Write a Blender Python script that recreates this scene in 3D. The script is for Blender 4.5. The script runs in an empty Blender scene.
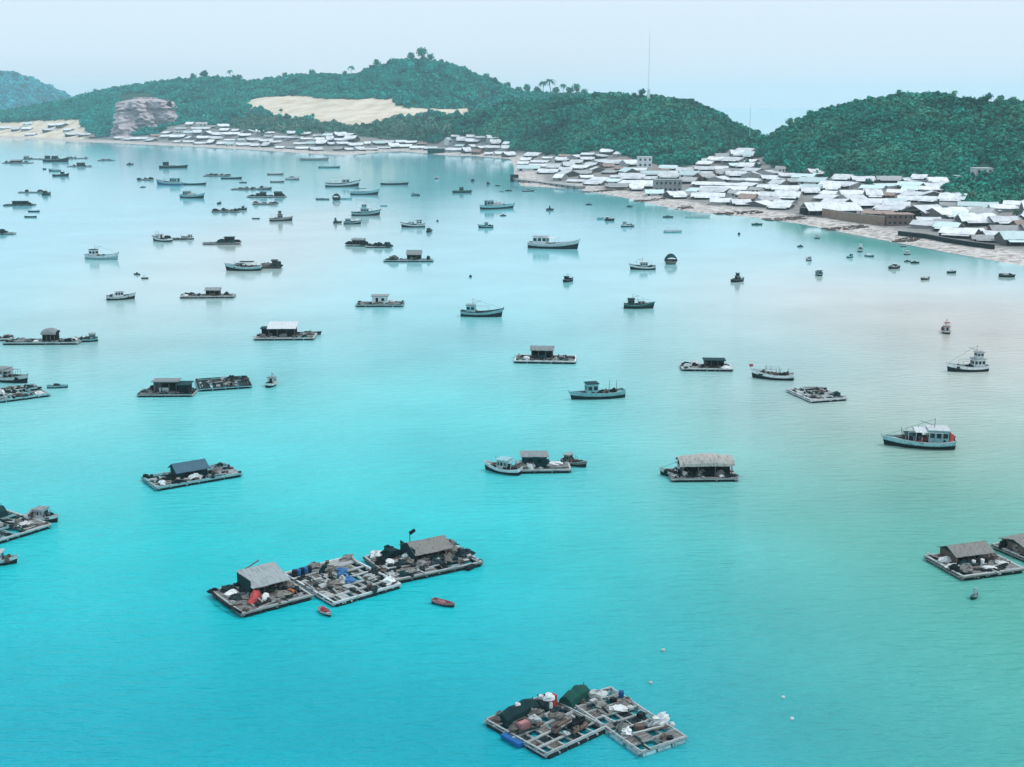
import bpy, math, random
import numpy as np
from mathutils import Vector, Matrix

R = math.radians
SC = bpy.context.scene
COL = SC.collection
rng = random.Random(7)
nrg = np.random.default_rng(11)

# ------------------------------------------------------------------ camera geometry
F, HCAM, PITCH = 1250.0, 80.0, math.atan(283.5 / 1250.0)
FS = F / 740.0        # depths below are written for a 740 px focal length and stretched by this
CP, SP = math.cos(PITCH), math.sin(PITCH)

def ray(px, py):
    u = (px - 512.0) / F; v = (383.5 - py) / F
    return (u, CP + v * SP, -SP + v * CP)

def at(px, py, z=0.0):
    """point of the level z seen at a pixel of the photograph"""
    d = ray(px, py); t = (z - HCAM) / d[2]
    return Vector((d[0] * t, d[1] * t, z))

def at_dist(px, py, Y):
    d = ray(px, py); t = Y / d[1]
    return Vector((d[0] * t, Y, HCAM + d[2] * t))

def project(X, Y, Z):
    dz = Z - HCAM
    w = Y * CP - dz * SP
    v = Y * SP + dz * CP
    return 512.0 + F * X / w, 383.5 - F * v / w

def mpp(p):
    """metres per pixel across at a point"""
    return (p.y * CP - (p.z - HCAM) * SP) / F

# ------------------------------------------------------------------ tagging
def tag(o, label=None, cat=None, group=None, kind=None):
    if label: o['label'] = label
    if cat: o['category'] = cat
    if group: o['group'] = group
    if kind: o['kind'] = kind
    return o

def empty(name, loc, rz=0.0):
    o = bpy.data.objects.new(name, None)
    COL.objects.link(o); o.location = loc; o.rotation_euler = (0, 0, rz)
    o.empty_display_size = 0.5
    return o

KIDS = {}
def copy_tree(o, parent=None):
    c = o.copy(); COL.objects.link(c)
    if parent is not None: c.parent = parent
    for ch in KIDS.get(o.name, []):
        n = copy_tree(ch, c)
    return c

# ------------------------------------------------------------------ mesh builder
class MB:
    def __init__(s): s.v = []; s.f = []
    def add(s, vs, fs):
        b = len(s.v); s.v.extend(vs); s.f.extend([tuple(i + b for i in f) for f in fs]); return s
    def box(s, c, d, rz=0.0, tilt=0.0, roll=0.0):
        hx, hy, hz = d[0] / 2, d[1] / 2, d[2] / 2
        m = Matrix.Translation(c) @ Matrix.Rotation(rz, 4, 'Z') @ Matrix.Rotation(tilt, 4, 'Y') @ Matrix.Rotation(roll, 4, 'X')
        vs = [tuple(m @ Vector((x, y, z))) for x in (-hx, hx) for y in (-hy, hy) for z in (-hz, hz)]
        return s.add(vs, [(0, 1, 3, 2), (4, 6, 7, 5), (0, 4, 5, 1), (2, 3, 7, 6), (0, 2, 6, 4), (1, 5, 7, 3)])
    def tube(s, p0, p1, r, n=6, r1=None):
        p0 = Vector(p0); p1 = Vector(p1); r1 = r if r1 is None else r1
        d = (p1 - p0).normalized()
        a = d.cross(Vector((0, 0, 1)))
        if a.length < 1e-3: a = Vector((1, 0, 0))
        a.normalize(); b = d.cross(a)
        vs = []
        for p, q in ((p0, r), (p1, r1)):
            for i in range(n):
                t = 2 * math.pi * i / n
                vs.append(tuple(p + a * (q * math.cos(t)) + b * (q * math.sin(t))))
        fs = [(i, (i + 1) % n, n + (i + 1) % n, n + i) for i in range(n)]
        fs += [tuple(range(n))[::-1], tuple(range(n, 2 * n))]
        return s.add(vs, fs)
    def path(s, pts, r, n=5, closed=False):
        for a, b in zip(pts, pts[1:] + ([pts[0]] if closed else [])): s.tube(a, b, r, n)
        return s
    def heap(s, c, d, seed=0, n=9, m=5, rough=0.28):
        """an uneven mound: nets, sacks, tarpaulins, rocks"""
        r = random.Random(seed); vs = []; fs = []
        for j in range(m):
            t = j / (m - 1)
            rr = math.cos(t * math.pi / 2) ** 0.6 if j < m - 1 else 0.0
            for i in range(n):
                a = 2 * math.pi * i / n
                k = 1 + r.uniform(-rough, rough)
                vs.append((c[0] + d[0] / 2 * rr * k * math.cos(a) , c[1] + d[1] / 2 * rr * k * math.sin(a),
                           c[2] + d[2] * (math.sin(t * math.pi / 2)) * (1 + r.uniform(-rough, rough) * 0.6)))
        for j in range(m - 1):
            for i in range(n):
                fs.append((j * n + i, j * n + (i + 1) % n, (j + 1) * n + (i + 1) % n, (j + 1) * n + i))
        fs.append(tuple(range((m - 1) * n, m * n)))
        return s.add(vs, fs)
    def loft(s, secs, cap0=True, cap1=True, closed=False):
        n = len(secs[0]); vs = [p for q in secs for p in q]; fs = []
        for j in range(len(secs) - 1):
            for i in range(n if closed else n - 1):
                fs.append((j * n + i, j * n + (i + 1) % n, (j + 1) * n + (i + 1) % n, (j + 1) * n + i))
        if cap0: fs.append(tuple(range(n))[::-1])
        if cap1: fs.append(tuple(range((len(secs) - 1) * n, len(secs) * n)))
        return s.add(vs, fs)
    def mesh(s, name, m, smooth=False):
        me = bpy.data.meshes.new(name)
        me.from_pydata([tuple(p) for p in s.v], [], s.f)
        me.materials.append(m)
        if smooth:
            me.polygons.foreach_set('use_smooth', [True] * len(me.polygons))
        me.update()
        return me
    def build(s, name, m, parent=None, smooth=False):
        o = bpy.data.objects.new(name, s.mesh(name, m, smooth)); COL.objects.link(o)
        if parent is not None:
            o.parent = parent; KIDS.setdefault(parent.name, []).append(o)
        return o

# ------------------------------------------------------------------ materials
def new_mat(name):
    m = bpy.data.materials.new(name); m.use_nodes = True
    nt = m.node_tree; nt.nodes.clear()
    out = nt.nodes.new('ShaderNodeOutputMaterial')
    p = nt.nodes.new('ShaderNodeBsdfPrincipled')
    nt.links.new(p.outputs[0], out.inputs[0])
    return m, nt, p

def node(nt, t, **kw):
    n = nt.nodes.new(t)
    for k, v in kw.items(): setattr(n, k, v)
    return n

def mix(nt, a, b, fac, mode='MIX'):
    n = node(nt, 'ShaderNodeMix', data_type='RGBA', blend_type=mode)
    for sock, val in ((n.inputs[0], fac), (n.inputs[6], a), (n.inputs[7], b)):
        if hasattr(val, 'is_linked'): nt.links.new(val, sock)
        elif isinstance(val, (tuple, list)): sock.default_value = tuple(val)[:3] + (1,)
        else: sock.default_value = val
    return n.outputs[2]

def ramp(nt, src, p0, p1, c0=(0, 0, 0), c1=(1, 1, 1)):
    r = node(nt, 'ShaderNodeValToRGB')
    r.color_ramp.elements[0].position = p0; r.color_ramp.elements[1].position = p1
    r.color_ramp.elements[0].color = c0 + (1,); r.color_ramp.elements[1].color = c1 + (1,)
    nt.links.new(src, r.inputs[0]); return r.outputs[0]

def worn(name, c, rough=0.7, dirt=(0.08, 0.09, 0.09), amt=0.5, scale=1.2, tint=0.25, metallic=0.0, streak=None):
    """painted, weathered or plain surface: patches of wear, fine grain and a shift of tone from piece to piece"""
    m, nt, p = new_mat(name)
    tc = node(nt, 'ShaderNodeTexCoord')
    mp = node(nt, 'ShaderNodeMapping')
    if streak: mp.inputs['Scale'].default_value = streak
    nt.links.new(tc.outputs['Object'], mp.inputs[0])
    n1 = node(nt, 'ShaderNodeTexNoise'); n1.inputs['Scale'].default_value = scale; n1.inputs['Detail'].default_value = 6; n1.inputs['Roughness'].default_value = 0.65
    nt.links.new(mp.outputs[0], n1.inputs[0])
    oi = node(nt, 'ShaderNodeObjectInfo')
    f = ramp(nt, n1.outputs['Fac'], 0.47, 0.72)
    mu = node(nt, 'ShaderNodeMath', operation='MULTIPLY'); nt.links.new(f, mu.inputs[0]); mu.inputs[1].default_value = amt
    col = mix(nt, c, dirt, mu.outputs[0])
    mr = node(nt, 'ShaderNodeMapRange'); mr.inputs[3].default_value = 1 - tint; mr.inputs[4].default_value = 1 + tint * 0.6
    nt.links.new(oi.outputs['Random'], mr.inputs[0])
    hsv = node(nt, 'ShaderNodeHueSaturation'); nt.links.new(col, hsv.inputs['Color']); nt.links.new(mr.outputs[0], hsv.inputs['Value'])
    nt.links.new(hsv.outputs[0], p.inputs['Base Color'])
    p.inputs['Roughness'].default_value = rough; p.inputs['Metallic'].default_value = metallic
    p.inputs['Specular IOR Level'].default_value = 0.2
    return m

M = {}
M['white'] = worn('white_paint', (0.66, 0.70, 0.70), 0.6, (0.16, 0.22, 0.23), 0.75, 1.3)
M['cyan'] = worn('pale_cyan_paint', (0.27, 0.50, 0.52), 0.6, (0.08, 0.16, 0.165), 0.75, 1.3)
M['blue'] = worn('blue_paint', (0.03, 0.14, 0.33), 0.5, (0.05, 0.09, 0.12), 0.5, 1.0)
M['hull'] = worn('dark_hull_paint', (0.006, 0.020, 0.024), 0.8, (0.04, 0.05, 0.045), 0.5, 0.8)
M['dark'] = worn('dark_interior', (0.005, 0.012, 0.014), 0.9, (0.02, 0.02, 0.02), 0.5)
M['glass'] = worn('dark_window_glass', (0.015, 0.03, 0.035), 0.15, (0.03, 0.05, 0.05), 0.3)
M['red'] = worn('red_paint', (0.42, 0.06, 0.06), 0.6, (0.16, 0.05, 0.05), 0.5)
M['pink'] = worn('faded_red_paint', (0.48, 0.20, 0.22), 0.6, (0.3, 0.2, 0.2), 0.5)
M['wood'] = worn('grey_wood', (0.27, 0.265, 0.255), 0.85, (0.05, 0.055, 0.05), 0.8, 1.6, streak=(0.5, 2, 2))
M['pale_wood'] = worn('bleached_wood', (0.46, 0.49, 0.48), 0.85, (0.13, 0.15, 0.145), 0.9, 1.5, streak=(0.5, 2, 2))
M['brown'] = worn('brown_wood', (0.16, 0.12, 0.10), 0.85, (0.03, 0.027, 0.025), 0.7, 1.5)
M['tin'] = worn('tin_sheet', (0.29, 0.33, 0.335), 0.6, (0.12, 0.115, 0.11), 0.8, 1.0, streak=(4, 0.6, 1))
M['tin_white'] = worn('white_tin_sheet', (0.58, 0.62, 0.63), 0.6, (0.22, 0.25, 0.25), 0.7, 1.0, streak=(4, 0.6, 1))
M['thatch'] = worn('thatch', (0.27, 0.265, 0.245), 0.95, (0.08, 0.08, 0.075), 1.0, 1.6, streak=(3, 1, 1))
M['tarp'] = worn('dark_teal_tarpaulin', (0.005, 0.040, 0.045), 0.8, (0.01, 0.02, 0.02), 0.5)
M['tarp_green'] = worn('green_tarpaulin', (0.010, 0.085, 0.065), 0.8, (0.01, 0.035, 0.03), 0.5)
M['net'] = worn('wet_net', (0.012, 0.030, 0.034), 0.95, (0.09, 0.11, 0.11), 0.9, 2.4)
M['net_brown'] = worn('dry_net', (0.21, 0.20, 0.18), 0.95, (0.035, 0.035, 0.033), 1.0, 2.2)
M['plastic_blue'] = worn('blue_plastic', (0.02, 0.13, 0.36), 0.4, (0.05, 0.12, 0.2), 0.4)
M['foam'] = worn('white_foam', (0.78, 0.80, 0.79), 0.7, (0.4, 0.42, 0.4), 0.5)
M['black'] = worn('black_rubber', (0.012, 0.016, 0.018), 0.7, (0.04, 0.05, 0.05), 0.4)
M['orange'] = worn('orange_plastic', (0.5, 0.12, 0.05), 0.5, (0.25, 0.1, 0.06), 0.4)
M['stone'] = worn('grey_masonry', (0.36, 0.36, 0.35), 0.9, (0.16, 0.16, 0.16), 0.8, 0.4)
M['tan'] = worn('tan_earth_wall', (0.36, 0.28, 0.21), 0.9, (0.30, 0.10, 0.08), 0.7, 0.3)
M['brick'] = worn('brown_brick', (0.20, 0.13, 0.11), 0.9, (0.1, 0.1, 0.1), 0.6, 0.8)
M['plaster'] = worn('pale_plaster', (0.60, 0.60, 0.58), 0.85, (0.25, 0.25, 0.24), 0.7, 0.5, tint=0.45)
M['pale_thatch'] = worn('pale_thatch', (0.52, 0.50, 0.46), 0.95, (0.16, 0.14, 0.12), 1.0, 0.9, streak=(3, 1, 1))
M['wall_dark'] = worn('dark_boards', (0.13, 0.125, 0.12), 0.9, (0.04, 0.04, 0.04), 0.8, 0.7, tint=0.5)
M['pale_steel'] = worn('pale_steel', (0.66, 0.70, 0.72), 0.5, (0.5, 0.5, 0.5), 0.3)
M['buoy'] = worn('dull_white_foam', (0.60, 0.66, 0.66), 0.8, (0.3, 0.36, 0.36), 0.6)
M['plaster_white'] = worn('white_plaster', (0.74, 0.76, 0.76), 0.85, (0.4, 0.42, 0.41), 0.6, 0.25)
M['roof_white'] = worn('white_roof_sheet', (0.80, 0.82, 0.83), 0.55, (0.36, 0.38, 0.38), 0.75, 0.22, tint=0.22, streak=(2, 0.5, 1))
M['roof_cyan'] = worn('pale_green_roof_sheet', (0.62, 0.76, 0.75), 0.55, (0.4, 0.5, 0.5), 0.5, 0.35, streak=(2, 0.5, 1))
M['roof_grey'] = worn('grey_roof_sheet', (0.42, 0.43, 0.43), 0.6, (0.2, 0.18, 0.17), 0.7, 0.35, streak=(2, 0.5, 1))
M['roof_blue'] = worn('dark_blue_roof_sheet', (0.04, 0.10, 0.14), 0.5, (0.1, 0.16, 0.2), 0.6, 1.2, streak=(4, 0.6, 1))
M['roof_rust'] = worn('rusty_roof_sheet', (0.36, 0.27, 0.23), 0.7, (0.2, 0.1, 0.07), 0.7, 0.35, streak=(2, 0.5, 1))
M['steel'] = worn('grey_steel', (0.45, 0.47, 0.48), 0.5, (0.3, 0.3, 0.3), 0.3)
M['bark'] = worn('bark', (0.10, 0.085, 0.07), 0.95, (0.04, 0.04, 0.035), 0.6)

def rock_mat():
    m, nt, p = new_mat('rock')
    tc = node(nt, 'ShaderNodeTexCoord')
    n1 = node(nt, 'ShaderNodeTexNoise'); n1.inputs['Scale'].default_value = 0.06; n1.inputs['Detail'].default_value = 10
    n1.inputs['Roughness'].default_value = 0.7
    nt.links.new(tc.outputs['Object'], n1.inputs[0])
    c = ramp(nt, n1.outputs['Fac'], 0.30, 0.70, (0.34, 0.285, 0.30), (0.58, 0.50, 0.515))
    nt.links.new(c, p.inputs['Base Color']); p.inputs['Roughness'].default_value = 0.95
    b = node(nt, 'ShaderNodeBump'); b.inputs['Strength'].default_value = 0.5; b.inputs['Distance'].default_value = 2
    nt.links.new(n1.outputs['Fac'], b.inputs['Height']); nt.links.new(b.outputs[0], p.inputs['Normal'])
    return m
M['rock'] = rock_mat()

def foliage_mat(name, dark, light, dry):
    m, nt, p = new_mat(name)
    oi = node(nt, 'ShaderNodeObjectInfo'); geo = node(nt, 'ShaderNodeNewGeometry')
    n = node(nt, 'ShaderNodeTexNoise'); n.inputs['Scale'].default_value = 0.016; n.inputs['Detail'].default_value = 5; n.inputs['Roughness'].default_value = 0.6
    nt.links.new(oi.outputs['Location'], n.inputs[0])
    c = mix(nt, dark, light, oi.outputs['Random'])
    f = ramp(nt, n.outputs['Fac'], 0.47, 0.62)
    mu = node(nt, 'ShaderNodeMath', operation='MULTIPLY'); nt.links.new(f, mu.inputs[0]); mu.inputs[1].default_value = 0.75
    c = mix(nt, c, dry, mu.outputs[0])
    n3 = node(nt, 'ShaderNodeTexNoise'); n3.inputs['Scale'].default_value = 0.021; n3.inputs['Detail'].default_value = 3
    mp3 = node(nt, 'ShaderNodeMapping'); mp3.inputs['Location'].default_value = (310, 70, 40)
    nt.links.new(oi.outputs['Location'], mp3.inputs[0]); nt.links.new(mp3.outputs[0], n3.inputs[0])
    c = mix(nt, c, tuple(v * .70 for v in dark), ramp(nt, n3.outputs['Fac'], 0.50, 0.64))
    n2 = node(nt, 'ShaderNodeTexNoise'); n2.inputs['Scale'].default_value = 0.6
    nt.links.new(geo.outputs['Position'], n2.inputs[0])
    hsv = node(nt, 'ShaderNodeHueSaturation'); nt.links.new(c, hsv.inputs['Color'])
    mr = node(nt, 'ShaderNodeMapRange'); mr.inputs[1].default_value = 0.3; mr.inputs[2].default_value = 0.7
    mr.inputs[3].default_value = 0.75; mr.inputs[4].default_value = 1.3
    nt.links.new(n2.outputs['Fac'], mr.inputs[0]); nt.links.new(mr.outputs[0], hsv.inputs['Value'])
    nt.links.new(hsv.outputs[0], p.inputs['Base Color'])
    p.inputs['Roughness'].default_value = 0.75; p.inputs['Specular IOR Level'].default_value = 0.05
    return m
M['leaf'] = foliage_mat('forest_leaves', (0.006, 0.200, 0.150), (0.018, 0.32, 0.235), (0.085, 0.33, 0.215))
M['leaf_far'] = foliage_mat('far_ridge_leaves', (0.004, 0.26, 0.235), (0.012, 0.42, 0.36), (0.055, 0.40, 0.32))  # distance haze put into a paler, teal leaf colour
M['leaf_farthest'] = foliage_mat('distant_hill_leaves', (0.002, 0.38, 0.48), (0.006, 0.50, 0.58), (0.03, 0.52, 0.54))  # bluer still: haze over the farthest hill mixed into the leaf colour
M['scrub'] = foliage_mat('scrub_leaves', (0.05, 0.20, 0.155), (0.12, 0.30, 0.225), (0.22, 0.31, 0.22))
# light and colour settings
SKY_VEIL, SKY_MIX, SKY_STRENGTH = (6.35, 7.55, 8.75), 0.85, 0.12
SUN_ENERGY, EXPOSURE = 1.5, 0.07
HAZE_COLOR, HAZE_DENSITY = (0.74, 0.94, 1.0), 0.00007
WATER_RAMP = [(0.19, (0.0, 0.40, 0.48)), (0.28, (0.0, 0.61, 0.64)), (0.40, (0.10, 0.68, 0.69)), (0.58, (0.20, 0.62, 0.65)), (1.0, (0.21, 0.58, 0.64))]
WATER_SILT_SHEEN, WATER_GREEN = (0.62, 0.56, 0.49), (0.08, 0.40, 0.31)
WAVE = 1.7
# ------------------------------------------------------------------ camera, light, sky, air
cam = bpy.data.objects.new('camera', bpy.data.cameras.new('camera')); COL.objects.link(cam)
cam.data.sensor_width = 36; cam.data.lens = F / 1024 * 36
cam.location = (0, 0, HCAM); cam.rotation_euler = (math.pi / 2 - PITCH, 0, 0)
cam.data.clip_start = 0.5; cam.data.clip_end = 60000
SC.camera = cam

SUN_EL, SUN_AZ = 58.0, 78.0        # a veiled sun, high over the right-hand hills
W = bpy.data.worlds.new('World'); SC.world = W; W.use_nodes = True
wn = W.node_tree; wn.nodes.clear()
sky = node(wn, 'ShaderNodeTexSky'); sky.sky_type = 'NISHITA'; sky.sun_disc = False
sky.sun_elevation = R(SUN_EL); sky.sun_rotation = R(SUN_AZ); sky.air_density = 1.0; sky.dust_density = 2.5; sky.ozone_density = 1.2
veil = mix(wn, sky.outputs[0], SKY_VEIL, SKY_MIX)
bg = node(wn, 'ShaderNodeBackground'); bg.inputs[1].default_value = SKY_STRENGTH
wo = node(wn, 'ShaderNodeOutputWorld')
wn.links.new(veil, bg.inputs[0]); wn.links.new(bg.outputs[0], wo.inputs[0])

sun = bpy.data.objects.new('sun', bpy.data.lights.new('sun', 'SUN')); COL.objects.link(sun)
sun.data.energy = SUN_ENERGY; sun.data.angle = R(10); sun.data.color = (1.0, 0.95, 0.88)
az = R(SUN_AZ)
sv = Vector((math.sin(az) * math.cos(R(SUN_EL)), math.cos(az) * math.cos(R(SUN_EL)), math.sin(R(SUN_EL))))
sun.rotation_euler = sv.to_track_quat('Z', 'Y').to_euler(); sun.location = sv * 400

vs = SC.view_settings
vs.view_transform = 'Standard'; vs.look = 'None'; vs.gamma = 1.0; vs.exposure = EXPOSURE; vs.use_curve_mapping = False
SC.cycles.use_denoising = True
SC.cycles.max_bounces = 5; SC.cycles.diffuse_bounces = 2; SC.cycles.glossy_bounces = 2
SC.cycles.volume_bounces = 3; SC.cycles.transparent_max_bounces = 4
SC.cycles.caustics_reflective = False; SC.cycles.caustics_refractive = False

BOXX, BOXY = 14000.0, 14000.0
hz = MB().box((0, BOXY / 2 - 1500, 110.0), (2 * BOXX, BOXY + 3000, 232.0))
mh = bpy.data.materials.new('haze'); mh.use_nodes = True; hn = mh.node_tree; hn.nodes.clear()
pv = node(hn, 'ShaderNodeVolumePrincipled'); ho = node(hn, 'ShaderNodeOutputMaterial')
pv.inputs['Color'].default_value = HAZE_COLOR + (1,); pv.inputs['Density'].default_value = HAZE_DENSITY
pv.inputs['Anisotropy'].default_value = 0.0
hn.links.new(pv.outputs[0], ho.inputs['Volume'])
haze = hz.build('haze', mh); tag(haze, 'pale blue sea haze over the bay', 'haze', kind='stuff')

# ------------------------------------------------------------------ lie of the land
SHORE = [(-420, 131), (-150, 134), (0, 138), (60, 141), (100, 142.5), (200, 147), (255, 150), (300, 153), (345, 155.5), (380, 152),
         (400, 151), (440, 155), (475, 156), (510, 159), (514, 168), (514, 178), (520, 186), (575, 189), (600, 193.5), (620, 197), (660, 206), (690, 212),
         (740, 216), (800, 224), (850, 234), (900, 243.5), (950, 253), (1000, 262), (1030, 267), (1110, 285), (1250, 318)]
shore = np.array([(at(*p).x, at(*p).y / FS) for p in SHORE])
landpoly = np.vstack([shore, [[1500, shore[-1, 1]], [1500, 1000], [620, 1010], [350, 1060], [290, 1500], [200, 2600], [0, 3000], [-600, 5200], [-2600, 5200], [shore[0, 0], 5200]]])

def inside(poly, X, Y):
    r = np.zeros(X.shape, bool); n = len(poly)
    for i in range(n):
        x0, y0 = poly[i]; x1, y1 = poly[(i + 1) % n]
        if y0 == y1: continue
        c = ((y0 > Y) != (y1 > Y)) & (X < (x1 - x0) * (Y - y0) / (y1 - y0) + x0)
        r ^= c
    return r

def seg_dist(line, X, Y, attrs=None):
    best = np.full(X.shape, 1e9); val = None if attrs is None else np.zeros(X.shape)
    for i in range(len(line) - 1):
        ax, ay = line[i]; bx, by = line[i + 1]
        dx, dy = bx - ax, by - ay
        t = np.clip(((X - ax) * dx + (Y - ay) * dy) / (dx * dx + dy * dy), 0, 1)
        d = np.hypot(X - ax - t * dx, Y - ay - t * dy)
        m = d < best
        best = np.where(m, d, best)
        if attrs is not None: val = np.where(m, attrs[i] + t * (attrs[i + 1] - attrs[i]), val)
    return best if attrs is None else (best, val)

TAB = nrg.random((256, 256))
def vnoise(X, Y, s):
    x, y = X / s, Y / s
    xi, yi = np.floor(x).astype(int), np.floor(y).astype(int)
    fx, fy = x - xi, y - yi
    fx = fx * fx * (3 - 2 * fx); fy = fy * fy * (3 - 2 * fy)
    g = lambda a, b: TAB[a & 255, b & 255]
    return (g(xi, yi) * (1 - fx) + g(xi + 1, yi) * fx) * (1 - fy) + (g(xi, yi + 1) * (1 - fx) + g(xi + 1, yi + 1) * fx) * fy - 0.5

def sstep(x): x = np.clip(x, 0, 1); return x * x * (3 - 2 * x)

# crest lines: (pixel x, pixel y, distance), reach of the slope, roundness
HILLS = [
    ([(-420, 95, 3700), (-150, 88, 3700), (-60, 79, 3600), (5, 75, 3600), (25, 79, 3600), (42, 88, 3600), (52, 97, 3600), (66, 110, 3600)], 620, 1.5),
    ([(-60, 116, 2300), (40, 112, 2250), (80, 101, 2200), (110, 94, 2150), (150, 84.5, 2050), (200, 79.5, 1950), (260, 82, 1900), (310, 78, 1850), (350, 77, 1800),
      (390, 67, 1760), (423, 60.5, 1740), (455, 67, 1740), (490, 83, 1740), (520, 94, 1720), (580, 96, 1700), (615, 106, 1680), (645, 128, 1660)], 560, 1.75),
    ([(438, 130, 1330), (470, 115, 1290), (500, 104, 1250), (540, 99, 1190), (600, 97, 1120), (650, 96, 1080), (690, 106, 1040), (715, 120, 1010), (738, 139, 985), (750, 150, 970)], 215, 1.3),
    ([(748, 158, 860), (765, 148, 850), (780, 137, 835), (800, 124, 825), (820, 114, 815), (850, 104, 800), (900, 98, 785), (950, 99, 770), (985, 104, 755), (1030, 104, 740), (1100, 99, 725), (1280, 108, 700)], 185, 1.25),
]
def height(X, Y):
    Y = Y / FS
    d = seg_dist(shore, X, Y); ins = inside(landpoly, X, Y)
    s = np.where(ins, d, -d)
    base = np.where(s < 0, np.maximum(-4, s * 0.06), 1.9 * sstep(s / 22) + 9.0 * sstep((s - 22) / 170))
    best = np.zeros(X.shape)
    for line, wd, pw in HILLS:
        P = [at_dist(q[0], q[1], q[2] * FS) for q in line]
        dd, zc = seg_dist([(p.x, p.y / FS) for p in P], X, Y, [max(p.z - 11, 1) for p in P])
        t = dd / wd; t = np.sqrt(t * t + 0.0036) - 0.06
        h = zc * np.clip(1 - t, 0, 1) ** pw
        if wd == 560: h = h * sstep((430 - X) / 260)
        best = np.maximum(best, h)
    gate = sstep((s - 18) / 95)
    bump = (vnoise(X, Y, 90) * 9 + vnoise(X, Y, 37) * 4.5) * np.clip(best / 45, 0, 1)
    return base + (best + bump) * gate, s

GX = np.arange(-2700, 900.1, 7.0); DY = 11.0; GY = np.arange(330 * FS, 4300 * FS, DY)
gx, gy = np.meshgrid(GX, GY)
gz, gs = height(gx, gy)

def zat(X, Y):
    X = np.asarray(X, float); Y = np.asarray(Y, float)
    a = np.clip((X - GX[0]) / 7.0, 0, len(GX) - 1.001); b = np.clip((Y - GY[0]) / DY, 0, len(GY) - 1.001)
    i, j = a.astype(int), b.astype(int); fa, fb = a - i, b - j
    return (gz[j, i] * (1 - fa) + gz[j, i + 1] * fa) * (1 - fb) + (gz[j + 1, i] * (1 - fa) + gz[j + 1, i + 1] * fa) * fb

def on_land(px, py):
    """first point of the terrain seen at a pixel of the photograph"""
    d = ray(px, py); Y = np.arange(345 * FS, 4200 * FS, 2.5); t = Y / d[1]
    X = d[0] * t; Z = HCAM + d[2] * t
    g = np.maximum(zat(X, Y), 0); hit = np.nonzero(Z <= g)[0]
    if not len(hit): return None
    k = hit[0]; return Vector((X[k], Y[k], float(g[k])))

# patches of the ground, drawn as outlines over the land
DUNE = [(243, 104), (252, 98), (275, 96), (300, 95), (330, 99), (355, 100), (375, 97), (396, 100), (399, 107), (440, 108.5), (482, 109), (470, 112), (452, 113.5), (420, 115),
        (400, 118), (388, 119), (368, 125), (345, 124), (320, 121), (300, 119), (270, 114), (252, 109)]
FARSAND = [(-60, 121), (20, 122), (80, 119), (86, 128), (84, 143), (-60, 141)]
UB_R = [(505, 150), (530, 152), (560, 156), (600, 150), (640, 160), (680, 170), (712, 154), (742, 149), (765, 160), (790, 173), (850, 180), (895, 182), (925, 178), (945, 184), (950, 200), (975, 207), (1040, 206)]
LB_R = [(505, 173), (575, 184), (620, 190), (690, 204), (750, 207), (800, 214), (850, 217), (900, 225), (960, 240), (1040, 250)]
UB_L = [(-30, 121), (60, 123), (100, 137), (160, 135), (165, 127), (200, 122), (240, 130), (300, 134), (330, 132), (350, 136), (400, 140), (440, 142), (455, 133), (475, 136), (510, 146)]
LB_L = [(-30, 134), (80, 137), (160, 143), (250, 147), (300, 150), (350, 151), (400, 148), (440, 152), (510, 157)]
def curve(c, x): return np.interp(x, [p[0] for p in c], [p[1] for p in c])
Px, Py = project(gx, gy, gz)
n30 = vnoise(gx, gy / FS, 45) * 3.0 + vnoise(gx, gy / FS, 17) * 1.8
sand = (inside(np.array(DUNE, float), Px + n30 * 1.2, Py + n30 * 0.8) | inside(np.array(FARSAND, float), Px, Py + n30 * 0.5)).astype(float)
town = (((Px > 505) & (Py > curve(UB_R, Px) + n30 * 0.5)) | ((Px <= 505) & (Py > curve(UB_L, Px) + n30 * 0.5))) & (gs > 0) & (gy < 1700 * FS)
town = town.astype(float)
beach = sstep((34 - gs) / 12) * (gs > -30)

def grid_mesh(name, X, Y, Z, m, attrs):
    ny, nx = X.shape
    me = bpy.data.meshes.new(name)
    co = np.stack([X, Y, Z], -1).reshape(-1, 3)
    idx = np.arange(nx * ny).reshape(ny, nx)
    q = np.stack([idx[:-1, :-1], idx[:-1, 1:], idx[1:, 1:], idx[1:, :-1]], -1).reshape(-1, 4)
    me.vertices.add(len(co)); me.vertices.foreach_set('co', co.ravel())
    me.loops.add(q.size); me.loops.foreach_set('vertex_index', q.ravel())
    me.polygons.add(len(q)); me.polygons.foreach_set('loop_start', np.arange(0, q.size, 4))
    me.polygons.foreach_set('use_smooth', np.ones(len(q), bool))
    me.update(calc_edges=True)
    for k, v in attrs.items():
        a = me.attributes.new(k, 'FLOAT', 'POINT'); a.data.foreach_set('value', v.astype(np.float32).ravel())
    me.materials.append(m)
    o = bpy.data.objects.new(name, me); COL.objects.link(o); return o

def attr(nt, name):
    a = node(nt, 'ShaderNodeAttribute'); a.attribute_name = name; return a.outputs['Fac']

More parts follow.
